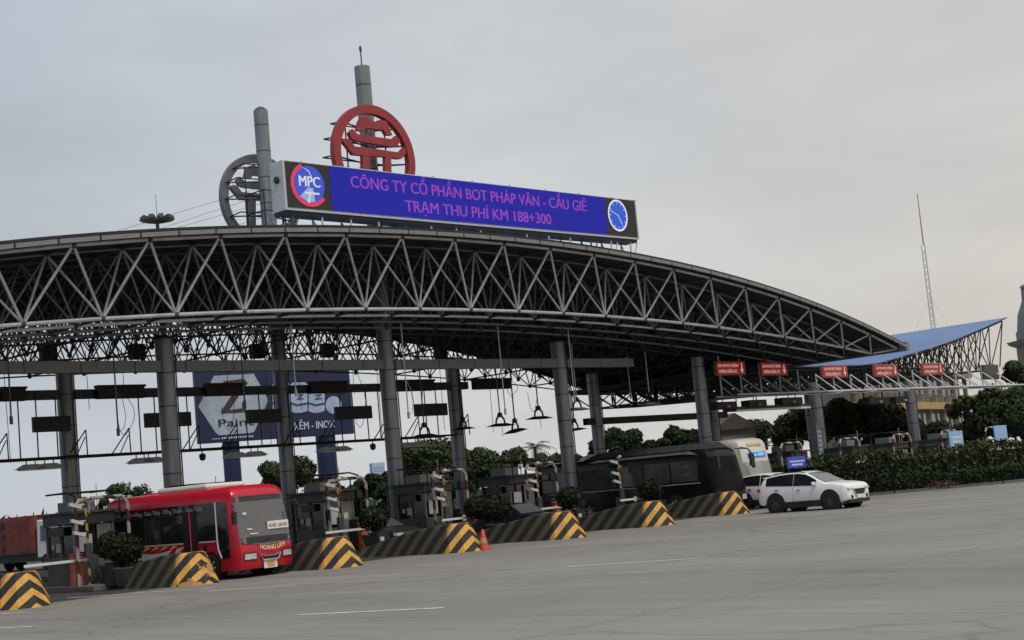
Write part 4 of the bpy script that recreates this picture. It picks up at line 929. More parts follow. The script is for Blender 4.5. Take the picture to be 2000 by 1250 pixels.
# ---- coaches
def bus(label, loc, rz, L, W, Hh, paint, glassm, wsz=(1.15,2.55), band=(1.25,2.45), slope=.42, wheels=(1.7,5.2), wr_=.45, group=None, wsm=None):
    t = thing('coach', label, 'bus', loc, rz, group)
    hw = W/2
    def fs(z):        # front profile: distance back of the front face at height z
        return interp([(.25,.10),(.45,.02),(.8,.0),(1.05,.02),(1.2,.05),(Hh-.35,slope),(Hh-.12,slope+.12),(Hh,slope+.42)], z)
    zs = [.28,.45,.62,.8,.95,1.05,1.2,1.5,1.8,2.1,2.4,Hh-.35,Hh-.2,Hh-.1,Hh-.03,Hh]
    rings = []
    for z in zs:
        hz = hw if z < Hh-.36 else hw-interp([(Hh-.36,.0),(Hh-.2,.035),(Hh-.1,.10),(Hh-.03,.24),(Hh,.5)], z)
        f0 = fs(z); ring = []
        fr_ = [(-1,.55),(-.985,.30),(-.94,.14),(-.8,.05),(-.5,.012),(0,0),(.5,.012),(.8,.05),(.94,.14),(.985,.30),(1,.55)]
        for u, d in fr_: ring.append((u*hz, f0+d, z))
        bk = L-interp([(.3,.05),(.9,0),(2.0,.06),(Hh-.2,.16),(Hh,.5)], z)
        for u, d in [(1,.30),(.96,.1),(.8,.02),(0,0),(-.8,.02),(-.96,.1),(-1,.30)]: ring.append((u*hz, bk-d, z))
        rings.append(ring)
    q = MB(); q.loft(rings); q.build('body', paint, t, 30)
    def ff(u): return interp([(0,0),(.5,.012),(.8,.05),(.94,.14),(.985,.30),(1,.55)], abs(u))
    def frontgrid(z0, z1, u0, u1, name, mt, off=.02, n=12, par=None, sag=0):
        g_ = []
        for j in range(7):
            row = []
            for i in range(n+1):
                u = lerp(u0, u1, i/n); z = lerp(z0-sag*(1-u*u)*(1 if j < 6 else 1)*(1-j/6), z1, j/6); row.append(Vector((u*hw, fs(z)+ff(u)-off, z)))
            g_.append(row)
        q = MB(); q.grid(g_); return q.build(name, mt, par or t, 60)
    frontgrid(wsz[0]+.12, wsz[1], -.93, .93, 'windscreen', wsm or glass_l, .022, 14, None, .14)
    return t, fs, ff, frontgrid, hw
bus_red = M('red_bus_paint', (.50, .016, .036), .22, 0, .08, 1.5, spec=.5)
BL, BW, BH = 7.55, 2.35, 3.05
rb, fs, ff, fgd, hw = bus('red minibus coach with flame graphics leaving the lane at the left', (29.8, 40.75, 0), R(5), BL, BW, BH, bus_red, glass, (1.05,2.68), slope=.30)
gl_band = M('smoked_glass', (.014,.015,.018), .08, spec=.6)
for s_ in (-1,1):
    x = s_*(hw+.008)
    q = MB(); q.add([(x,1.28,1.30),(x,BL-.25,1.30),(x,BL-.3,2.56),(x,1.2,2.56)], [(0,1,2,3)]); q.build('side_glazing', gl_band, rb)
    q = MB(); q.add([(x+s_*.004,.62,.72),(x+s_*.004,1.05,.66),(x+s_*.004,1.16,1.0),(x+s_*.004,1.16,2.56),(x+s_*.004,.66,2.5),(x+s_*.004,.60,1.6)], [(0,1,2,3,4,5)]); dr = q.build('cab_door', glass, rb)
    q = MB(); q.path([(x+s_*.01,1.02,.70),(x+s_*.01,1.16,.98),(x+s_*.01,1.2,1.3),(x+s_*.01,1.2,2.56)], .03, 5); q.build('door_trim', light_grey, dr)
    q = MB(); q.box(x-.006,2.2,.55,x+s_*.012+.003,2.95,2.5); q.build('passenger_door', black, rb)
    q = MB(); q.box(x-.004,1.30,1.255,x+s_*.012,2.15,1.30); q.box(x-.004,3.0,1.255,x+s_*.012,BL-.3,1.30); q.build('waist_trim', light_grey, rb)
    q = MB(); q.tube((x+s_*.02,2.56,.7),(x+s_*.02,2.56,2.3),.025,5); q.build('door_pillar', bus_red, rb)
    q = MB(); q.box(x-.004,1.75,.98,x+s_*.012,1.95,1.18); q.build('fuel_flap', black, rb)
    q = MB()
    for (pts) in ([(4.1,1.02),(3.6,1.1),(3.9,.92),(3.45,.9),(4.0,.72),(4.9,.62),(5.9,.85),(5.2,1.02),(4.7,.98)],[(3.35,1.12),(2.95,1.18),(3.2,1.0),(3.0,.86),(3.5,.92)]):
        q.prism(pts, (x+s_*.004,0,0), (0,1,0), (0,0,1), (s_*.006,0,0))
    q.build('flame_graphic', M('silver_graphic', (.52,.52,.54), .4), rb)
    q = MB()
    for k in range(4): q.prism([(3.3+k*.5,1.2),(3.55+k*.5,1.24),(3.75+k*.5,1.1),(3.6+k*.5,1.12)], (x+s_*.004,0,0), (0,1,0), (0,0,1), (s_*.008,0,0))
    q.build('flame_tip', M('gold_graphic', (.6,.34,.08), .4), rb)
    if s_ < 0:
        q = MB(); q.text('Kim Định . Nghĩa Hồng . Giao Thủy . Đồng Thuận . Giao Thiện', (x-.03,BL-.45,2.33), (0,-1,0), (0,0,1), 5.3, .15, .01); q.build('route_lettering', M('grey_lettering', (.42,.42,.43), .5), rb)
    for wy in (1.62, 5.4):
        q = MB(); q.lathe([(.52,s_*(hw-.3)),(.52,s_*(hw+.006))], 26, (0,wy,.44), 'x'); q.build('wheel_arch', black, rb)
        wheel(rb, s_*(hw-.1), wy, .42, .24, s_, 8, light_grey)
    q = MB(); q.path([(s_*hw*.96,.34,2.35),(s_*(hw+.22),.12,2.42),(s_*(hw+.26),.02,2.2)], .025, 5); q.obox((s_*(hw+.24),.0,1.98), (.10,.02,0), (0,.05,0), (0,0,.2)); q.build('wing_mirror', black, rb, bevel=.02)
    # headlight cluster
    q = fgd(.60,.78,s_*.50,s_*.86,'headlight', headl, .02, 6)
    fgd(.54,.84,s_*.46,s_*.90,'headlight_surround', M('dark_red_recess', (.12,.01,.015), .4), .012, 6)
q = MB(); q.box(-.85,2.0,BH-.02,.85,4.7,BH+.17); q.build('air_conditioner', white_p, rb, bevel=.08)
q = MB(); q.box(-.55,3.1,BH+.171,.55,4.1,BH+.185); q.build('air_grille', dark_steel, rb)
q = MB(); q.box(-.3,5.7,BH-.01,.3,6.3,BH+.07); q.build('roof_hatch', bus_red, rb, bevel=.03)
def fpt(u, z, off): return Vector((u*hw, fs(z)+ff(u)-off, z))
q = MB(); q.prism([(-.42,.20),(-.32,.05),(.32,.05),(.42,.20)], fpt(.0,.50,.05), (1,0,0), (0,0,1), (0,.02,0)); gr = q.build('grille', black, rb)
q = MB(); q.path([fpt(0,.5,.06)+Vector(v) for v in ((-.44,0,.23),(-.33,0,.03),(.33,0,.03),(.44,0,.23),(.2,0,.16),(-.2,0,.16),(-.44,0,.23))], .022, 5); q.build('grille_trim', chrome, gr)
q = MB(); q.obox(fpt(0,.38,.045), (.29,0,0), (0,.012,0), (0,0,.13)); pl_ = q.build('plate_mount', white_p, rb, bevel=.01)
q = MB(); q.obox(fpt(0,.39,.062), (.15,0,0), (0,.004,0), (0,0,.085)); q.build('number_plate', M('yellow_plate', (.6,.36,.06), .5), pl_)
q = MB(); q.text('HOÀNG LÂM', fpt(0.02,.88,.03)+Vector((-.16,0,0)), (1,0,0), (0,0,1), 1.05, .16, .03, center=False); 
for i, v in enumerate(q.v): q.v[i] = (v[0]-.30, v[1]-.03, v[2]-.03+.25*((v[0]-.32)**2))
q.build('name_lettering', M('gilt_lettering', (.72,.62,.40), .4), rb)
q = MB(); q.box(-.02+.05,fs(1.55)-.055,1.52,.95,fs(1.55)-.04,1.78); ds = q.build('destination_card', M('card_white', (.75,.75,.76), .5, 0, .05), rb)
q = MB(); q.text('HÀ NỘI - GIÁP BÁT', (.08,fs(1.55)-.06,1.58), (1,0,0), (0,0,1), .82, .12, .02); q.build('card_lettering', M('card_red', (.45,.1,.08), .5), ds)
q = MB(); q.obox(fpt(-.5,1.42,.05), (.16,0,0), (0,.01,0), (0,0,.02)); q.obox(fpt(-.62,1.58,.05), (.11,0,0), (0,.01,0), (0,0,.025)); q.obox(fpt(-.7,2.1,.05), (.08,0,0), (0,.01,0), (0,0,.04)); q.build('sticker', white_p, rb)
q = MB(); q.path([fpt(-.35,1.13,.05),fpt(.05,1.22,.05)], .014, 4); q.path([fpt(.45,1.13,.05),fpt(.85,1.3,.05)], .014, 4); q.build('wiper', black, rb)
fgd(1.10,1.32,-.90,.90,'dashboard_band', M('dash_black', (.02,.02,.021), .35), .028, 12)
fgd(2.50,2.68,-.93,.93,'sunshade_strip', M('shade_strip', (.03,.03,.035), .2), .026, 12)

bus_dk = M('dark_coach_paint', (.010,.010,.011), .22, 0, .15, 1, spec=.3)
db, fs, ff, fgd, hw = bus('long dark coach with pale roof stripe standing behind the striped noses', (58.4, 42.5, 0), 0, 11.6, 2.5, 3.15, bus_dk, glass, (1.0,2.7), wsm=dull_glass)
for s_ in (-1,1):
    x = s_*(hw+.008)
    for k in range(6):
        q = MB(); a = 1.1+k*1.72; q.add([(x,a,1.62),(x,a+1.62,1.62),(x,a+1.62,2.62),(x,a,2.62)], [(0,1,2,3)]); q.build('side_window', M('coach_window', (.075,.08,.085), .08, 0, .5, .9, spec=.8), db)
    q = MB(); q.box(x-.004,1.0,1.5,x+s_*.014,11.0,1.54); q.build('waist_trim', light_grey, db)
    q = MB(); q.box(x-.004,4.8,.35,x+s_*.01,6.4,1.15); q.build('luggage_door', M('coach_grey', (.11,.115,.12), .35), db); q = MB(); q.box(x-.004,8.4,.35,x+s_*.01,9.4,1.15); q.build('luggage_door', M('coach_grey', (.11,.115,.12), .35), db)
    for wy in (2.6, 8.2):
        q = MB(); q.lathe([(.6,s_*(hw-.3)),(.6,s_*(hw+.006))], 26, (0,wy,.5), 'x'); q.build('wheel_arch', black, db)
        wheel(db, s_*(hw-.12), wy, .5, .28, s_, 8, light_grey)
    q = MB(); q.path([(s_*hw*.9,.55,3.0),(s_*(hw+.1),-.05,2.95),(s_*(hw+.12),-.22,2.7)], .03, 5); q.obox((s_*(hw+.1),-.22,2.4), (.12,.02,0), (0,.06,0), (0,0,.3)); q.build('wing_mirror', black, db, bevel=.03)
q = MB(); q.loft([[(-.95,.75,3.10),(.95,.75,3.10),(.9,.8,3.14),(-.9,.8,3.14)],[(-1.16,1.2,3.12),(1.16,1.2,3.12),(.95,1.3,3.42),(-.95,1.3,3.42)],[(-1.16,7.6,3.12),(1.16,7.6,3.12),(.95,7.5,3.42),(-.95,7.5,3.42)],[(-1.1,8.6,3.10),(1.1,8.6,3.10),(1.0,8.5,3.12),(-1.0,8.5,3.12)]]); q.build('roof_fairing', M('coach_roof_dark', (.05,.052,.058), .25), db, 30)
for s_ in (-1,1):
    q = MB(); q.prism([(1.0,2.86),(1.5,3.06),(7.4,3.06),(8.0,2.98),(7.4,2.95),(2.0,2.95)], (s_*(hw-.01),0,0), (0,1,0), (0,0,1), (s_*.02,0,0)); q.build('silver_stripe', M('coach_silver', (.30,.31,.33), .3, .3), db)
fgd(.55,.8,-.85,-.5,'headlight', headl, .02, 5); fgd(.55,.8,.5,.85,'headlight', headl, .02, 5)

bus_wh = M('white_coach_paint', (.62,.60,.56), .3, 0, .06, 2)
wb_, fs, ff, fgd, hw = bus('white coach with blue lit destination display behind the white crossover', (64.4, 44.9, 0), 0, 11.8, 2.5, 3.55, bus_wh, glass, (1.0,2.3), wsm=M('sky_reflecting_windscreen', (.34,.34,.33), .12, 0, .1, 1.5, spec=.6))  # sky reflection painted into the pale base colour of the windscreen
for nm, z0, z1, u0, u1, mt in (('display_panel', 2.52,2.78,-.62,.62, E('display_blue', (.10,.22,.62), .7)), ('lower_panel', 1.02,1.34,-.78,-.05, M('pale_blue_panel', (.30,.45,.68), .4)), ('lower_panel', 1.1,1.3,.1,.9, M('pale_blue_panel', (.30,.45,.68), .4)), ('bumper', .35,.85,-.9,.9, dark_steel)):
    fgd(z0, z1, u0, u1, nm, mt, .03 if nm != 'display_panel' else .04, 8)
q = MB(); q.obox((-.32,fs(2.65)-.06,2.65), (.26,0,0), (0,.01,0), (0,0,.07)); q.obox((.32,fs(2.65)-.06,2.66), (.26,0,0), (0,.01,0), (0,0,.08)); q.build('display_glyphs', E('display_cyan', (.15,.62,.90), 1.0), wb_)
fgd(3.12,3.26,-.5,.5,'roof_emblem', M('gilt_emblem', (.55,.42,.2), .4), .03, 6)
for s_ in (-1,1):
    q = MB(); q.path([(s_*hw*.95,.5,3.1),(s_*(hw+.05),-.1,3.0),(s_*(hw-.05),-.25,2.75)], .03, 5); q.obox((s_*(hw-.1),-.25,2.35), (.11,.02,0), (0,.06,0), (0,0,.36)); q.build('wing_mirror', black, wb_, bevel=.03)
    x = s_*(hw+.008); q = MB(); q.add([(x,1.0,1.6),(x,11.3,1.6),(x,11.3,2.9),(x,1.0,2.9)], [(0,1,2,3)]); q.build('side_glazing', gl_band, wb_)
    for wy in (2.6, 8.4): wheel(wb_, s_*(hw-.12), wy, .5, .28, s_, 8, light_grey)
q = MB(); q.tube((1.02,.1,3.35),(1.12,.2,3.2),.09,8); q.build('marker_lamp', white_p, wb_)

# ---- red box lorry waiting beyond the left lanes
tr = thing('box_lorry', 'white cabbed lorry with a dark red container body behind the left lanes', 'lorry', (0,0,0))
pc = atD(141, 1050, 80); tr.location = (pc.x, pc.y, 0); tr.rotation_euler = (0,0,R(4))
q = MB(); q.loft([[(-1.1,0,.7),(1.1,0,.7),(1.1,0,1.5),(-1.1,0,1.5)],[(-1.1,.35,.7),(1.1,.35,.7),(1.05,.35,2.65),(-1.05,.35,2.65)],[(-1.1,1.7,.7),(1.1,1.7,.7),(1.05,1.7,2.72),(-1.05,1.7,2.72)]]); q.build('cab', white_p, tr, bevel=.05)
q = MB(); q.add([(-.95,.03,1.55),(.95,.03,1.55),(.9,.31,2.5),(-.9,.31,2.5)], [(0,1,2,3)]); q.build('windscreen', glass, tr)
q = MB(); q.add([(-1.115,.45,1.6),(-1.115,1.3,1.6),(-1.09,1.3,2.4),(-1.09,.5,2.4)], [(0,1,2,3)]); q.build('side_window', glass, tr)
cont = M('red_container', (.20,.05,.042), .6, 0, .25, 1.5, dirt=(.12,.04,.035)); bd = thing('box_body', None, None); bd.parent = tr
q = MB(); q.box(-1.22,1.95,.95,1.22,10.5,3.0)
for k in range(42): q.box(-1.26, 2.05+k*.2, 1.05, -1.221, 2.15+k*.2, 2.9)
q.build('container', cont, tr)
bpy.data.objects.remove(bd)
q = MB(); q.box(-1.0,.2,.5,1.0,10.4,.94); q.build('chassis', black, tr)
q = MB(); [q.box(-1.29,4.6,1.2+i*.62,-1.262,4.95,1.5+i*.62) for i in range(3)]; q.build('dark_panel', black, tr)
for s_ in (-1,1):
    for wy in (.9, 6.8, 8.0): wheel(tr, s_*.98, wy, .45, .26, s_, 6)

# ------------------------------------------------------------------ billboard behind the plaza
ang = TH-R(30.6); ez = Vector((math.cos(ang), -math.sin(ang), 0)); nb = Vector((-ez.y, ez.x, 0))*-1
pbl = at(389, 867, 98); bbz0 = pbl.z
prb = hit(691, 839, pbl, nb); ptl = hit(384, 718, pbl, nb)
bw, bh = (prb-pbl).dot(ez), ptl.z-bbz0
bb = thing('billboard', 'tall two legged blue paint advertising billboard beyond the lanes', 'billboard', (pbl.x, pbl.y, 0), -ang)
def loc2(px, py): h_ = hit(px, py, pbl, nb); return (h_-pbl).dot(ez), h_.z
bblue = M('billboard_blue', (.009,.014,.058), .5, 0, .15, .4)
q = MB(); q.box(0,0,bbz0,bw,.5,bbz0+bh); q.build('panel', bblue, bb)
for a, b in ((444,477),(629,666)):
    xa_, xb_ = loc2(a, 900)[0], loc2(b, 900)[0]; q = MB(); q.tube(((xa_+xb_)/2,.9,0),((xa_+xb_)/2,.9,bbz0+1), (xb_-xa_)/2*.98, 16); q.build('post', bblue, bb, 40)
def bbpoly(name, pts, mt, lay, par=None):
    pp = [loc2(370+a/6.06, 720+b/6.06) for a, b in pts]; q = MB(); q.prism(pp, (0,-.02-.02*lay,0), (1,0,0), (0,0,1), (0,.015,0)); return q.build(name, mt, par or bb)
silver = M('silver_plate', (.32,.38,.46), .5, 0, .25, .6)
hx = bbpoly('hexagon_plate', [(105,450),(290,85),(760,60),(935,370),(770,740),(740,760),(350,790),(310,760)], silver, 0)
bbpoly('big_letter', [(400,150),(640,120),(690,170),(470,490),(620,470),(620,400),(665,395),(665,515),(375,535),(375,500),(580,190),(440,205),(430,260),(390,265)], M('dark_red_letter', (.06,.025,.03), .5), 1, hx)
x0_, z0_ = loc2(370+345/6.06, 720+690/6.06); x1_, z1_ = loc2(370+760/6.06, 720+640/6.06)
q = MB(); q.text('Paint', (x0_,-.06,z0_), (1,0,0), (0,0,1), (x1_-x0_), .62, .01); q.build('lettering', M('dark_lettering', (.03,.03,.045), .5), hx)
x0_, z0_ = loc2(370+1040/6.06, 720+745/6.06); x1_, z1_ = loc2(370+1720/6.06, 720+700/6.06)
q = MB(); q.text('SƠN KẼM - INOX', (x0_,-.03,z0_+.05), (1,0,0), (0,0,1), x1_-x0_, .62, .02); q.build('slogan_lettering', M('pale_lettering', (.5,.58,.66), .5), bb)
x0_, z0_ = loc2(370+265/6.06, 720+845/6.06)
q = MB(); q.text('www.', (x0_,-.03,z0_+.02), (1,0,0), (0,0,1), .7, .14, .01)
for k in range(14): q.box(x0_+.8+k*.19,-.03,z0_+.02,x0_+.92+k*.19,-.028,z0_+.16)
q.build('web_address', M('pale_lettering', (.5,.58,.66), .5), bb)
can = M('paint_can_print', (.34,.43,.58), .5, 0, .2, 1.2); cand = M('paint_can_dark', (.05,.06,.16), .5)
for (a, b) in ((985,1190),(1195,1395),(1410,1600)):
    c_ = bbpoly('can_picture', [(a,190),(a+30,165),(b-30,160),(b,180),(b,500),(b-60,520),(a+60,525),(a,505)], can, 0)
    bbpoly('can_stripe', [(a,395),(a+80,420),(b,400),(b,425),(a+80,445),(a,420)], cand, 1, c_)
    bbpoly('can_letter', [(a+70,310),(a+150,300),(a+150,315),(a+100,355),(a+160,345),(a+160,362),(a+75,372),(a+75,358),(a+125,318),(a+70,326)], cand, 1, c_)
bbpoly('round_can_picture', [(1610+95+95*math.cos(t*.35), 430-105*math.sin(t*.35)) for t in range(18)], can, 0)
q = MB(); q.box(0,-.03,bbz0+bh-.35,bw,-.005,bbz0+bh-.05); q.build('top_strip', M('billboard_top', (.05,.06,.13), .5), bb)

# ------------------------------------------------------------------ trees and planting
def tree(label, px, pybase, pytop, halfpx, D, seed, mt, blobs=9, nl=260, size=.34, group=None, openness=.5, cat='tree', name='broadleaf_tree', trunk=True, group_=None, flat=.75):
    rn = random.Random(seed)
    b = atD(px, pybase, D); tp = atD(px, pytop, D); rad = halfpx*D/F
    base = Vector((b.x, b.y, 0)); ht = tp.z
    t = thing(name, label, cat, base, 0, group)
    cr_h = min(ht*.92, max(ht*.45, rad*1.5)); cz = ht-cr_h/2
    q = MB()
    q.tube((0,0,0),(0,0,cz-cr_h*.15), .07+ht*.012, 7, .05+ht*.007)
    lv = MB()
    cents = []
    for k in range(blobs):
        a = rn.uniform(0,6.28); r = rad*math.sqrt(rn.uniform(0.02,1))*.72; z = cz+cr_h*rn.uniform(-.36,.34)*(1-.45*(r/rad)**2)
        c = Vector((math.cos(a)*r, math.sin(a)*r, z)); cents.append(c)
        br = rad*rn.uniform(.30,.48)
        if z+br*flat > ht: c.z = ht-br*flat
        if k < 7: q.tube((0,0,cz-cr_h*.25+rn.uniform(-.1,.2)*cr_h*.5), c, .05+ht*.005, 5, .02)
        foliage(lv, c, br, int(nl*2.6), size*.56, rn, flat, .25)
    q.build('trunk', bark, t, 60)
    lv.build('crown', mt, t); return t
G1 = 'trees beyond the toll lanes'
tree('small sparse tree left of the red bus roof', 255, 1010, 936, 46, 105, 11, leaf_a, 9, 60, .26, G1)
tree('low dark shrub top at the left end of the red bus', 208, 1010, 968, 22, 105, 12, leaf_a, 5, 60, .25, G1)
tree('leafy tree behind the red bus front and the rear column', 570,1000,885,62, 112, 13, leaf_a, 14, 190, .34, G1)
tree('leafy tree beside the right billboard post', 625, 1000, 925, 34, 118, 14, leaf_a, 9, 160, .32, G1)
tree('dark tree left of the tall emblem column', 712, 1010, 930, 42, 105, 15, leaf_b, 12, 200, .33, G1)
tree('low dark tree below the blue tower block', 690, 1010, 950, 40, 100, 16, leaf_b, 10, 200, .32, G1)
tree('large spreading tree right of the tall emblem column', 850,1000,852,82, 118, 17, leaf_a, 20, 260, .36, G1)
tree('large round crowned tree behind the rear column', 930,1000,850,72, 120, 18, leaf_a, 18, 240, .36, G1)
tree('tree with open crown left of the palm', 1012,990,856,50, 122, 19, leaf_a, 10, 130, .34, G1)
tree('small tree under the palm fronds', 1075, 990, 880, 34, 122, 20, leaf_a, 9, 120, .34, G1)
tree('low dark tree behind the dark blue car', 800, 1010, 915, 60, 95, 26, leaf_b, 14, 200, .30, G1)
tree('low dark tree behind the fifth island booth', 1040, 1000, 925, 60, 98, 27, leaf_b, 14, 180, .30, G1)
for n, (px_, tp_, hp_, lab) in enumerate([(760,915,44,'low dark tree just left of the tall emblem column foot'),(885,905,48,'low dark tree at the foot of the rear column'),(975,893,44,'low dark tree left of the palm trunk'),(1100,905,44,'low dark tree left of the dark coach'),(1135,885,34,'dark tree just right of the third front column'),(655,935,34,'low dark tree at the right billboard post')]):
    tree(lab, px_, 1000, tp_, hp_, 104+n, 80+n, leaf_b, 13, 190, .30, G1)
# palm
p = atD(1055, 985, 118); t = thing('palm_tree', 'palm with ragged fronds rising above the other trees', 'palm', (p.x, p.y, 0), 0, G1)
ph = atD(1055, 872, 118).z; q = MB(); q.tube((0,0,0),(0,0,ph), .2, 8, .13); q.build('trunk', bark, t, 60)
q = MB(); rn = random.Random(3)
for k in range(16):
    a = k*.41+rn.uniform(-.2,.2); el = rn.uniform(-.1,.9); pts = []
    for i in range(7): s_ = i/6*1.9; pts.append(Vector((math.cos(a)*s_*math.cos(el), math.sin(a)*s_*math.cos(el), ph+s_*math.sin(el)-.28*s_*s_)))
    for i in range(6):
        d = pts[i+1]-pts[i]; sd_ = d.cross(Vector((0,0,1))).normalized()
        for sg in (-1,1):
            for f in (0,.5): b0 = pts[i]+d*f; q.add([b0, b0+d*.28, b0+d*.5+sd_*sg*.38-Vector((0,0,.16))], [(0,1,2)])
q.build('crown', leaf_a, t)
# vine covered mass behind the dark coach
G2 = 'vine covered trees behind the coaches'
tree('vine covered tree with a tall peak behind the dark coach', 1225, 960, 828, 42, 112, 31, leaf_b, 15, 300, .3, G2, flat=1.05)
tree('vine covered tree peak left of the fourth front column', 1345, 950, 826, 38, 112, 32, leaf_b, 15, 300, .3, G2, flat=1.05)
tree('low rounded tree between the two vine covered peaks', 1285, 955, 848, 44, 112, 33, leaf_b, 13, 280, .3, G2)
tree('low tree mass left of the vine covered peaks', 1180, 965, 850, 30, 114, 34, leaf_b, 9, 240, .3, G2)
G3 = 'trees behind the right hand islands'
for n, (a, tp_, hp, D, lab) in enumerate([(1460,800,62,140,'dark tree above the white coach roof'),(1565,790,60,125,'dark tree left of the gauge strip column'),(1640,772,62,121,'dark tree right of the gauge strip column'),(1730,785,58,122,'dark tree left of the last front column'),
      (1835,820,40,122,'bushy tree below the yellow balcony'),(1800,835,40,120,'low bush at the foot of the last front column'),(1900,822,45,118,'dark tree behind the pale blue notice panels'),(1690,845,50,118,'low bush behind the crash frames beyond the hedge'),(1700,775,60,121,'dark tree hiding the left end of the cream building'),(1775,800,42,121,'dark tree crown just left of the building pillars')]):
    tree(lab, a, 915, tp_, hp, D, 50+n, leaf_b, 14, 300, .36, G3)
tree('tall tree with sky gaps at the right edge', 1962, 900, 742, 72, 112, 71, leaf_a, 20, 190, .36, G3)
tree('tall slender tree top cut off by the right edge', 2004, 900, 690, 42, 114, 72, leaf_a, 12, 150, .36, G3)
tree('thin tree crown in front of the yellow building end', 1895, 895, 760, 42, 125, 73, leaf_a, 8, 80, .34, G3)
tree('low tree along the right edge behind the notice panels', 1990, 905, 800, 45, 110, 74, leaf_b, 12, 240, .34, G3)
tree('small tree under the right end of the gantry', 1930, 905, 790, 34, 120, 75, leaf_a, 10, 150, .34, G3)

# far tree belt so the horizon is closed behind the lanes
q = MB(); rn = random.Random(9)
for k in range(190):
    px = rn.uniform(-40, 1480); D = rn.uniform(150, 230); pb = atD(px, 1041-.0926*px, D); hgt = rn.uniform(1.5,4.4)
    for _ in range(26):
        d = Vector((rn.gauss(0,2.2), rn.gauss(0,2.2), 0)); z = rn.uniform(.1,1)*hgt
        c = Vector((pb.x+d.x, pb.y+d.y, z)); a = Vector((rn.gauss(0,1),rn.gauss(0,1),rn.gauss(0,1))).normalized(); b = a.orthogonal().normalized(); s_ = rn.uniform(.4,.9)
        q.add([c-a*s_, c-b*s_*.6, c+a*s_, c+b*s_*.6], [(0,1,2,3)])
tag(q.build('far_woodland', leaf_b), kind='stuff')

# hedge along the right hand median
HP = [(66.0,46.5),(67.0,43.0),(68.6,39.9),(72.2,35.8),(77.5,32.6),(84,30)]
def hedge(name, label, off, ht, wd, n, seed, mt, size):
    rn = random.Random(seed); q = MB(); core = []
    for (a, b), (c, d) in zip(HP, HP[1:]):
        L_ = math.hypot(c-a, d-b); ux, uy = (c-a)/L_, (d-b)/L_; nx, ny = -uy, ux
        for _ in range(int(n*L_)):
            s_ = rn.uniform(0, L_); w_ = rn.uniform(0, wd); z = rn.uniform(.05, ht)
            f = rn.random()
            if f < .5: w_ = rn.uniform(-.06,.1)
            elif f < .85: z = ht+rn.gauss(-.02,.09)
            x, y = a+ux*s_+nx*(w_+off), b+uy*s_+ny*(w_+off)
            hump = .12*math.sin(x*1.3)+.08*math.sin(x*3.7+y)
            c_ = Vector((x, y, z*(1+hump*.5))); nn_ = Vector((rn.gauss(0,1), rn.gauss(0,1), rn.gauss(.5,1))).normalized(); aa = nn_.orthogonal().normalized(); bb_ = nn_.cross(aa); sz = size*rn.uniform(.6,1.4)
            q.add([c_-aa*sz, c_-bb_*sz*.55, c_+aa*sz, c_+bb_*sz*.55], [(0,1,2,3)])
        A = Vector((a+nx*(off+.12), b+ny*(off+.12), 0)); Bv = Vector((c+nx*(off+.12), d+ny*(off+.12), 0)); N_ = Vector((nx,ny,0))*(wd-.24)
        core.append((A, Bv, N_))
    k_ = MB()
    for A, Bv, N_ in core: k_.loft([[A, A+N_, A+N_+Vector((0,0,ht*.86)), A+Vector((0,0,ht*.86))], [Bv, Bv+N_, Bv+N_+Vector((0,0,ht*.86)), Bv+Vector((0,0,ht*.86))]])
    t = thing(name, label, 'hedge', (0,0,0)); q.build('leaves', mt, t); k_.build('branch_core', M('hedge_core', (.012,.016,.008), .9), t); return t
hedge('hedge', 'tall dense clipped hedge along the right median behind the white car', 1.0, 2.0, 1.5, 420, 4, leaf_c, .10)
hedge('hedge', 'low dark hedge strip along the kerb in front of the tall hedge', .05, .82, .8, 300, 6, leaf_b, .09)
q = MB()
for (a, b), (c, d) in zip(HP, HP[1:]):
    L_ = math.hypot(c-a, d-b); n_ = Vector((-(d-b)/L_, (c-a)/L_, 0)); A = Vector((a,b,0)); Bv = Vector((c,d,0))
    q.loft([[A-n_*.3, A-n_*.05, A-n_*.05+Vector((0,0,.14)), A-n_*.3+Vector((0,0,.14))], [Bv-n_*.3, Bv-n_*.05, Bv-n_*.05+Vector((0,0,.14)), Bv-n_*.3+Vector((0,0,.14))]])
tag(q.build('median_kerb', kerbm), kind='structure')
for n, px in enumerate([1715, 1757]):
    p = gnd(px, 966 if n == 0 else 962); q = MB(); q.lathe([(.07,0),(.07,.5),(.05,.55)], 10); tag(q.build('marker_post', light_grey, loc=(p.x-.1, p.y-.1, 0)), ['left','right'][n]+' one of two short pale marker posts at the foot of the hedge', 'post', 'short marker posts by the hedge')
p = gnd(1835, 958); q = MB(); rn = random.Random(2); foliage(q, (0,0,.28), .9, 320, .06, rn, .25, .1)
tag(q.build('flower_bed', M('dark_red_flowers', (.06,.009,.012), .7), loc=(p.x-.3, p.y-.3, 0)), 'patch of dark red flowers at the foot of the hedge', 'flowers')

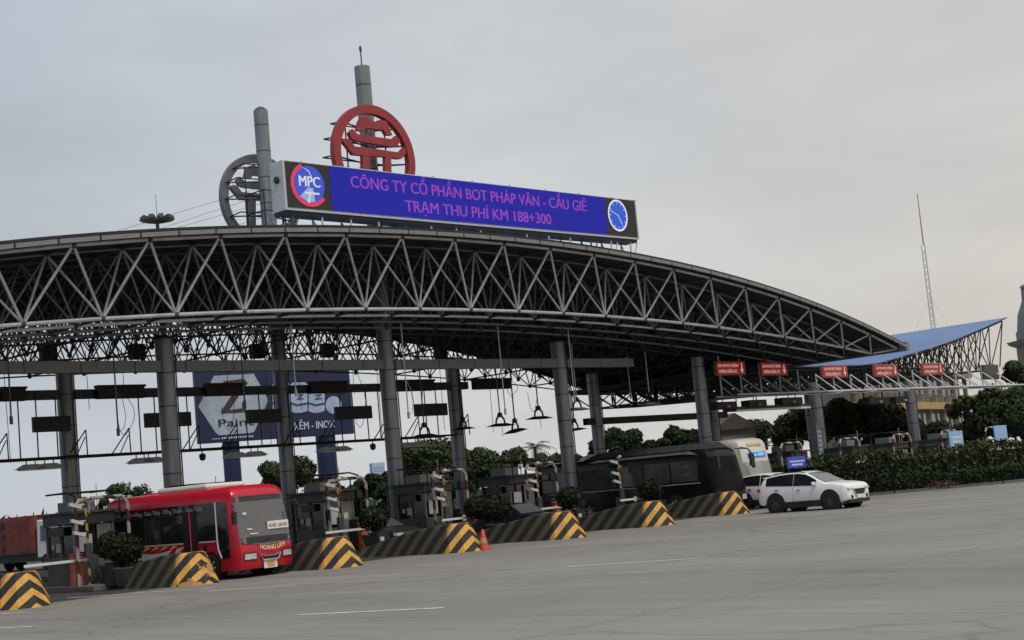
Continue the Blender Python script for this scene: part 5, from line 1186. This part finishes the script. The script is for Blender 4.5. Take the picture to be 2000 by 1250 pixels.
# ------------------------------------------------------------------ buildings
cream = M('cream_render', (.22,.205,.175), .8, 0, .12, 1.2); ochre = M('ochre_band', (.42,.28,.12), .8, 0, .12, 2)
D = 128; pA, pB = atD(1672, 792, D), atD(1886, 776, D+40)
dv = Vector((pB.x-pA.x, pB.y-pA.y, 0)); bl = dv.length; ex = dv.normalized(); an = math.atan2(ex.y, ex.x)
hb = thing('office_building', 'cream two storey building with an ochre floor band behind the right trees', 'building', (pA.x, pA.y, 0), an)
zf = pA.z; zr = zf+3.2
q = MB(); q.box(0,.6,0,bl,3,zr); q.build('wall', cream, hb)
q = MB(); q.box(-.3,-.7,zf-.35,bl+.3,.6,zf+.35); q.build('floor_band', ochre, hb)
q = MB(); q.box(-.5,-.9,zr,bl+.5,3.4,zr+.45); q.build('roof_slab', cream, hb)
for k in range(8):
    x = .6+k*(bl-1.2)/7; q = MB(); q.box(x-.28,-.45,0,x+.28,.1,zf-.36); q.box(x-.2,-.4,zf+.36,x+.2,.05,zr-.004); q.build('pillar', cream, hb)
    if k < 7:
        d_ = (bl-1.2)/7; q = MB(); q.box(x+.6,.55,.4,x+d_-.6,.595,zf-.7); wn = q.build('window', glass, hb); q = MB(); q.box(x+.6,.54,zf+.5,x+d_-.6,.59,zr-.4); q.build('window', glass, hb)
        q = MB(); [q.box(x+.5+i*.35,-.55,zf+.351,x+.56+i*.35,-.5,zf+1.15) for i in range(int((d_-1)/.35))]; q.box(x+.3,-.57,zf+1.15,x+d_-.3,-.48,zf+1.24); q.build('balcony_rail', cream, hb)
p = atD(2020, 662, 150)
tb = thing('clock_tower_house', 'pale tower house with wide eaves and a tall finial at the right edge', 'building', (p.x, p.y, 0), -.75)
ze = p.z
q = MB(); q.box(-1.4,-1.4,0,1.4,1.4,ze-.2); q.build('wall', cream, tb)
q = MB(); q.loft([[(-2.1*a,-2.1*a,z),(2.1*a,-2.1*a,z),(2.1*a,2.1*a,z),(-2.1*a,2.1*a,z)] for a, z in ((1,ze-.05),(.9,ze-.4),(.7,ze-.65))]); q.build('eaves', grey_panel, tb)
q = MB(); q.box(-1.3,-1.3,ze-.04,1.3,1.3,ze+.9); q.loft([[(-1.2,-1.2,ze+.9),(1.2,-1.2,ze+.9),(1.2,1.2,ze+.9),(-1.2,1.2,ze+.9)],[(-1.0,-1.0,ze+2.6),(1.0,-1.0,ze+2.6),(1.0,1.0,ze+2.6),(-1.0,1.0,ze+2.6)],[(-.55,-.55,ze+4.0),(.55,-.55,ze+4.0),(.55,.55,ze+4.0),(-.55,.55,ze+4.0)],[(-.5,-.5,ze+5.3),(.5,-.5,ze+5.3),(.5,.5,ze+5.3),(-.5,.5,ze+5.3)]]); q.lathe([(.8,ze+5.3),(.7,ze+5.5),(.2,ze+5.7),(.05,ze+6.6)], 10); q.build('cupola', grey_panel, tb)
q = MB(); [q.box(-.9+i*1.1,-1.44,ze-4,-.3+i*1.1,-1.405,ze-2) for i in range(2)]; q.build('window', glass, tb)
# low tiled house glimpsed above the dark coach
p = atD(1415, 842, 120); th_ = thing('low_house', 'low house with a brown tiled gable above the white coach', 'house', (p.x, p.y, 0), -.6)
q = MB(); q.box(-1.7,-2.5,0,1.7,2.5,p.z); q.build('wall', cream, th_)
q = MB(); q.prism([(-2.0,0),(2.0,0),(0,1.3)], (0,-2.8,p.z+.004), (1,0,0), (0,0,1), (0,5.6,0)); q.build('roof', M('brown_tiles', (.085,.06,.05), .8, 0, .3, 6), th_)
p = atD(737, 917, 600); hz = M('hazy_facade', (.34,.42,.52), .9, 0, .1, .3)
ft = thing('tower_block', 'distant hazy blue tower block left of the emblem column', 'building', (p.x, p.y, 0), -.5)
q = MB(); q.box(-2.6,-2.6,0,2.6,2.6,atD(737,904,600).z); q.build('wall', hz, ft)
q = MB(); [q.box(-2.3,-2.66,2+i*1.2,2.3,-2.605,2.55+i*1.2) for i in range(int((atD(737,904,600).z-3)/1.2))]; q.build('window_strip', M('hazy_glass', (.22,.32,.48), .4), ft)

# ------------------------------------------------------------------ masts
p = atD(307, 430, 170); fm = thing('high_mast_light', 'high mast with a ring of floodlights above the roof at the left', 'light mast', (p.x, p.y, 0))
q = MB(); q.tube((0,0,0),(0,0,p.z+.3), .32, 10, .2); q.tube((0,0,p.z+.3),(0,0,p.z+3.0), .03, 5); q.build('mast', dark_steel, fm, 40)
q = MB(); q.lathe([(1.0,p.z-.05),(1.05,p.z),(1.0,p.z+.05)], 20); [q.tube((0,0,p.z-.3),(math.cos(i)*1.2,math.sin(i)*1.2,p.z), .05, 5) for i in (0,1.05,2.1,3.14,4.2,5.24)]; q.build('ring', dark_steel, fm)
for i in range(10):
    a = i*.628; c_, s_ = math.cos(a), math.sin(a); q = MB(); q.obox((c_*1.5,s_*1.5,p.z+.12), (c_*.42,s_*.42,.1), (-s_*.28,c_*.28,0), (-c_*.06,-s_*.06,.24)); q.build('floodlight', dark_steel, fm, bevel=.04)
pb, ptp = atD(1826, 640, 420), atD(1789, 376, 420)
p = Vector(((pb.x+ptp.x)/2, (pb.y+ptp.y)/2, 0)); zm = ptp.z
rm = thing('radio_mast', 'tall thin lattice radio mast rising behind the blue roof', 'radio mast', p)
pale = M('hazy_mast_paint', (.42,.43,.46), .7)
q = MB(); cs = [(.75,0),(-.38,.65),(-.38,-.65)]; zl = zm*.80
for a, b in cs: q.tube((a,b,0),(a*.8,b*.8,zl), .12, 5)
z = 0
while z < zl-2:
    for i in range(3): (a, b), (c, d) = cs[i], cs[(i+1) % 3]; q.tube((a*.9,b*.9,z),(c*.9,d*.9,z+2), .06, 4)
    z += 2
q.build('lattice', pale, rm)
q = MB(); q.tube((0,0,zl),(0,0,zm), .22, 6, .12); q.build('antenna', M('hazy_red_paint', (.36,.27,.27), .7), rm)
q = MB()
for i in range(3):
    a = i*2.09+.3
    for zz, rr in ((zl*.55,22),(zl*.75,26)): q.tube((0,0,zz),(math.cos(a)*rr,math.sin(a)*rr,0), .03, 3)
q.build('guy_wire', pale, rm)
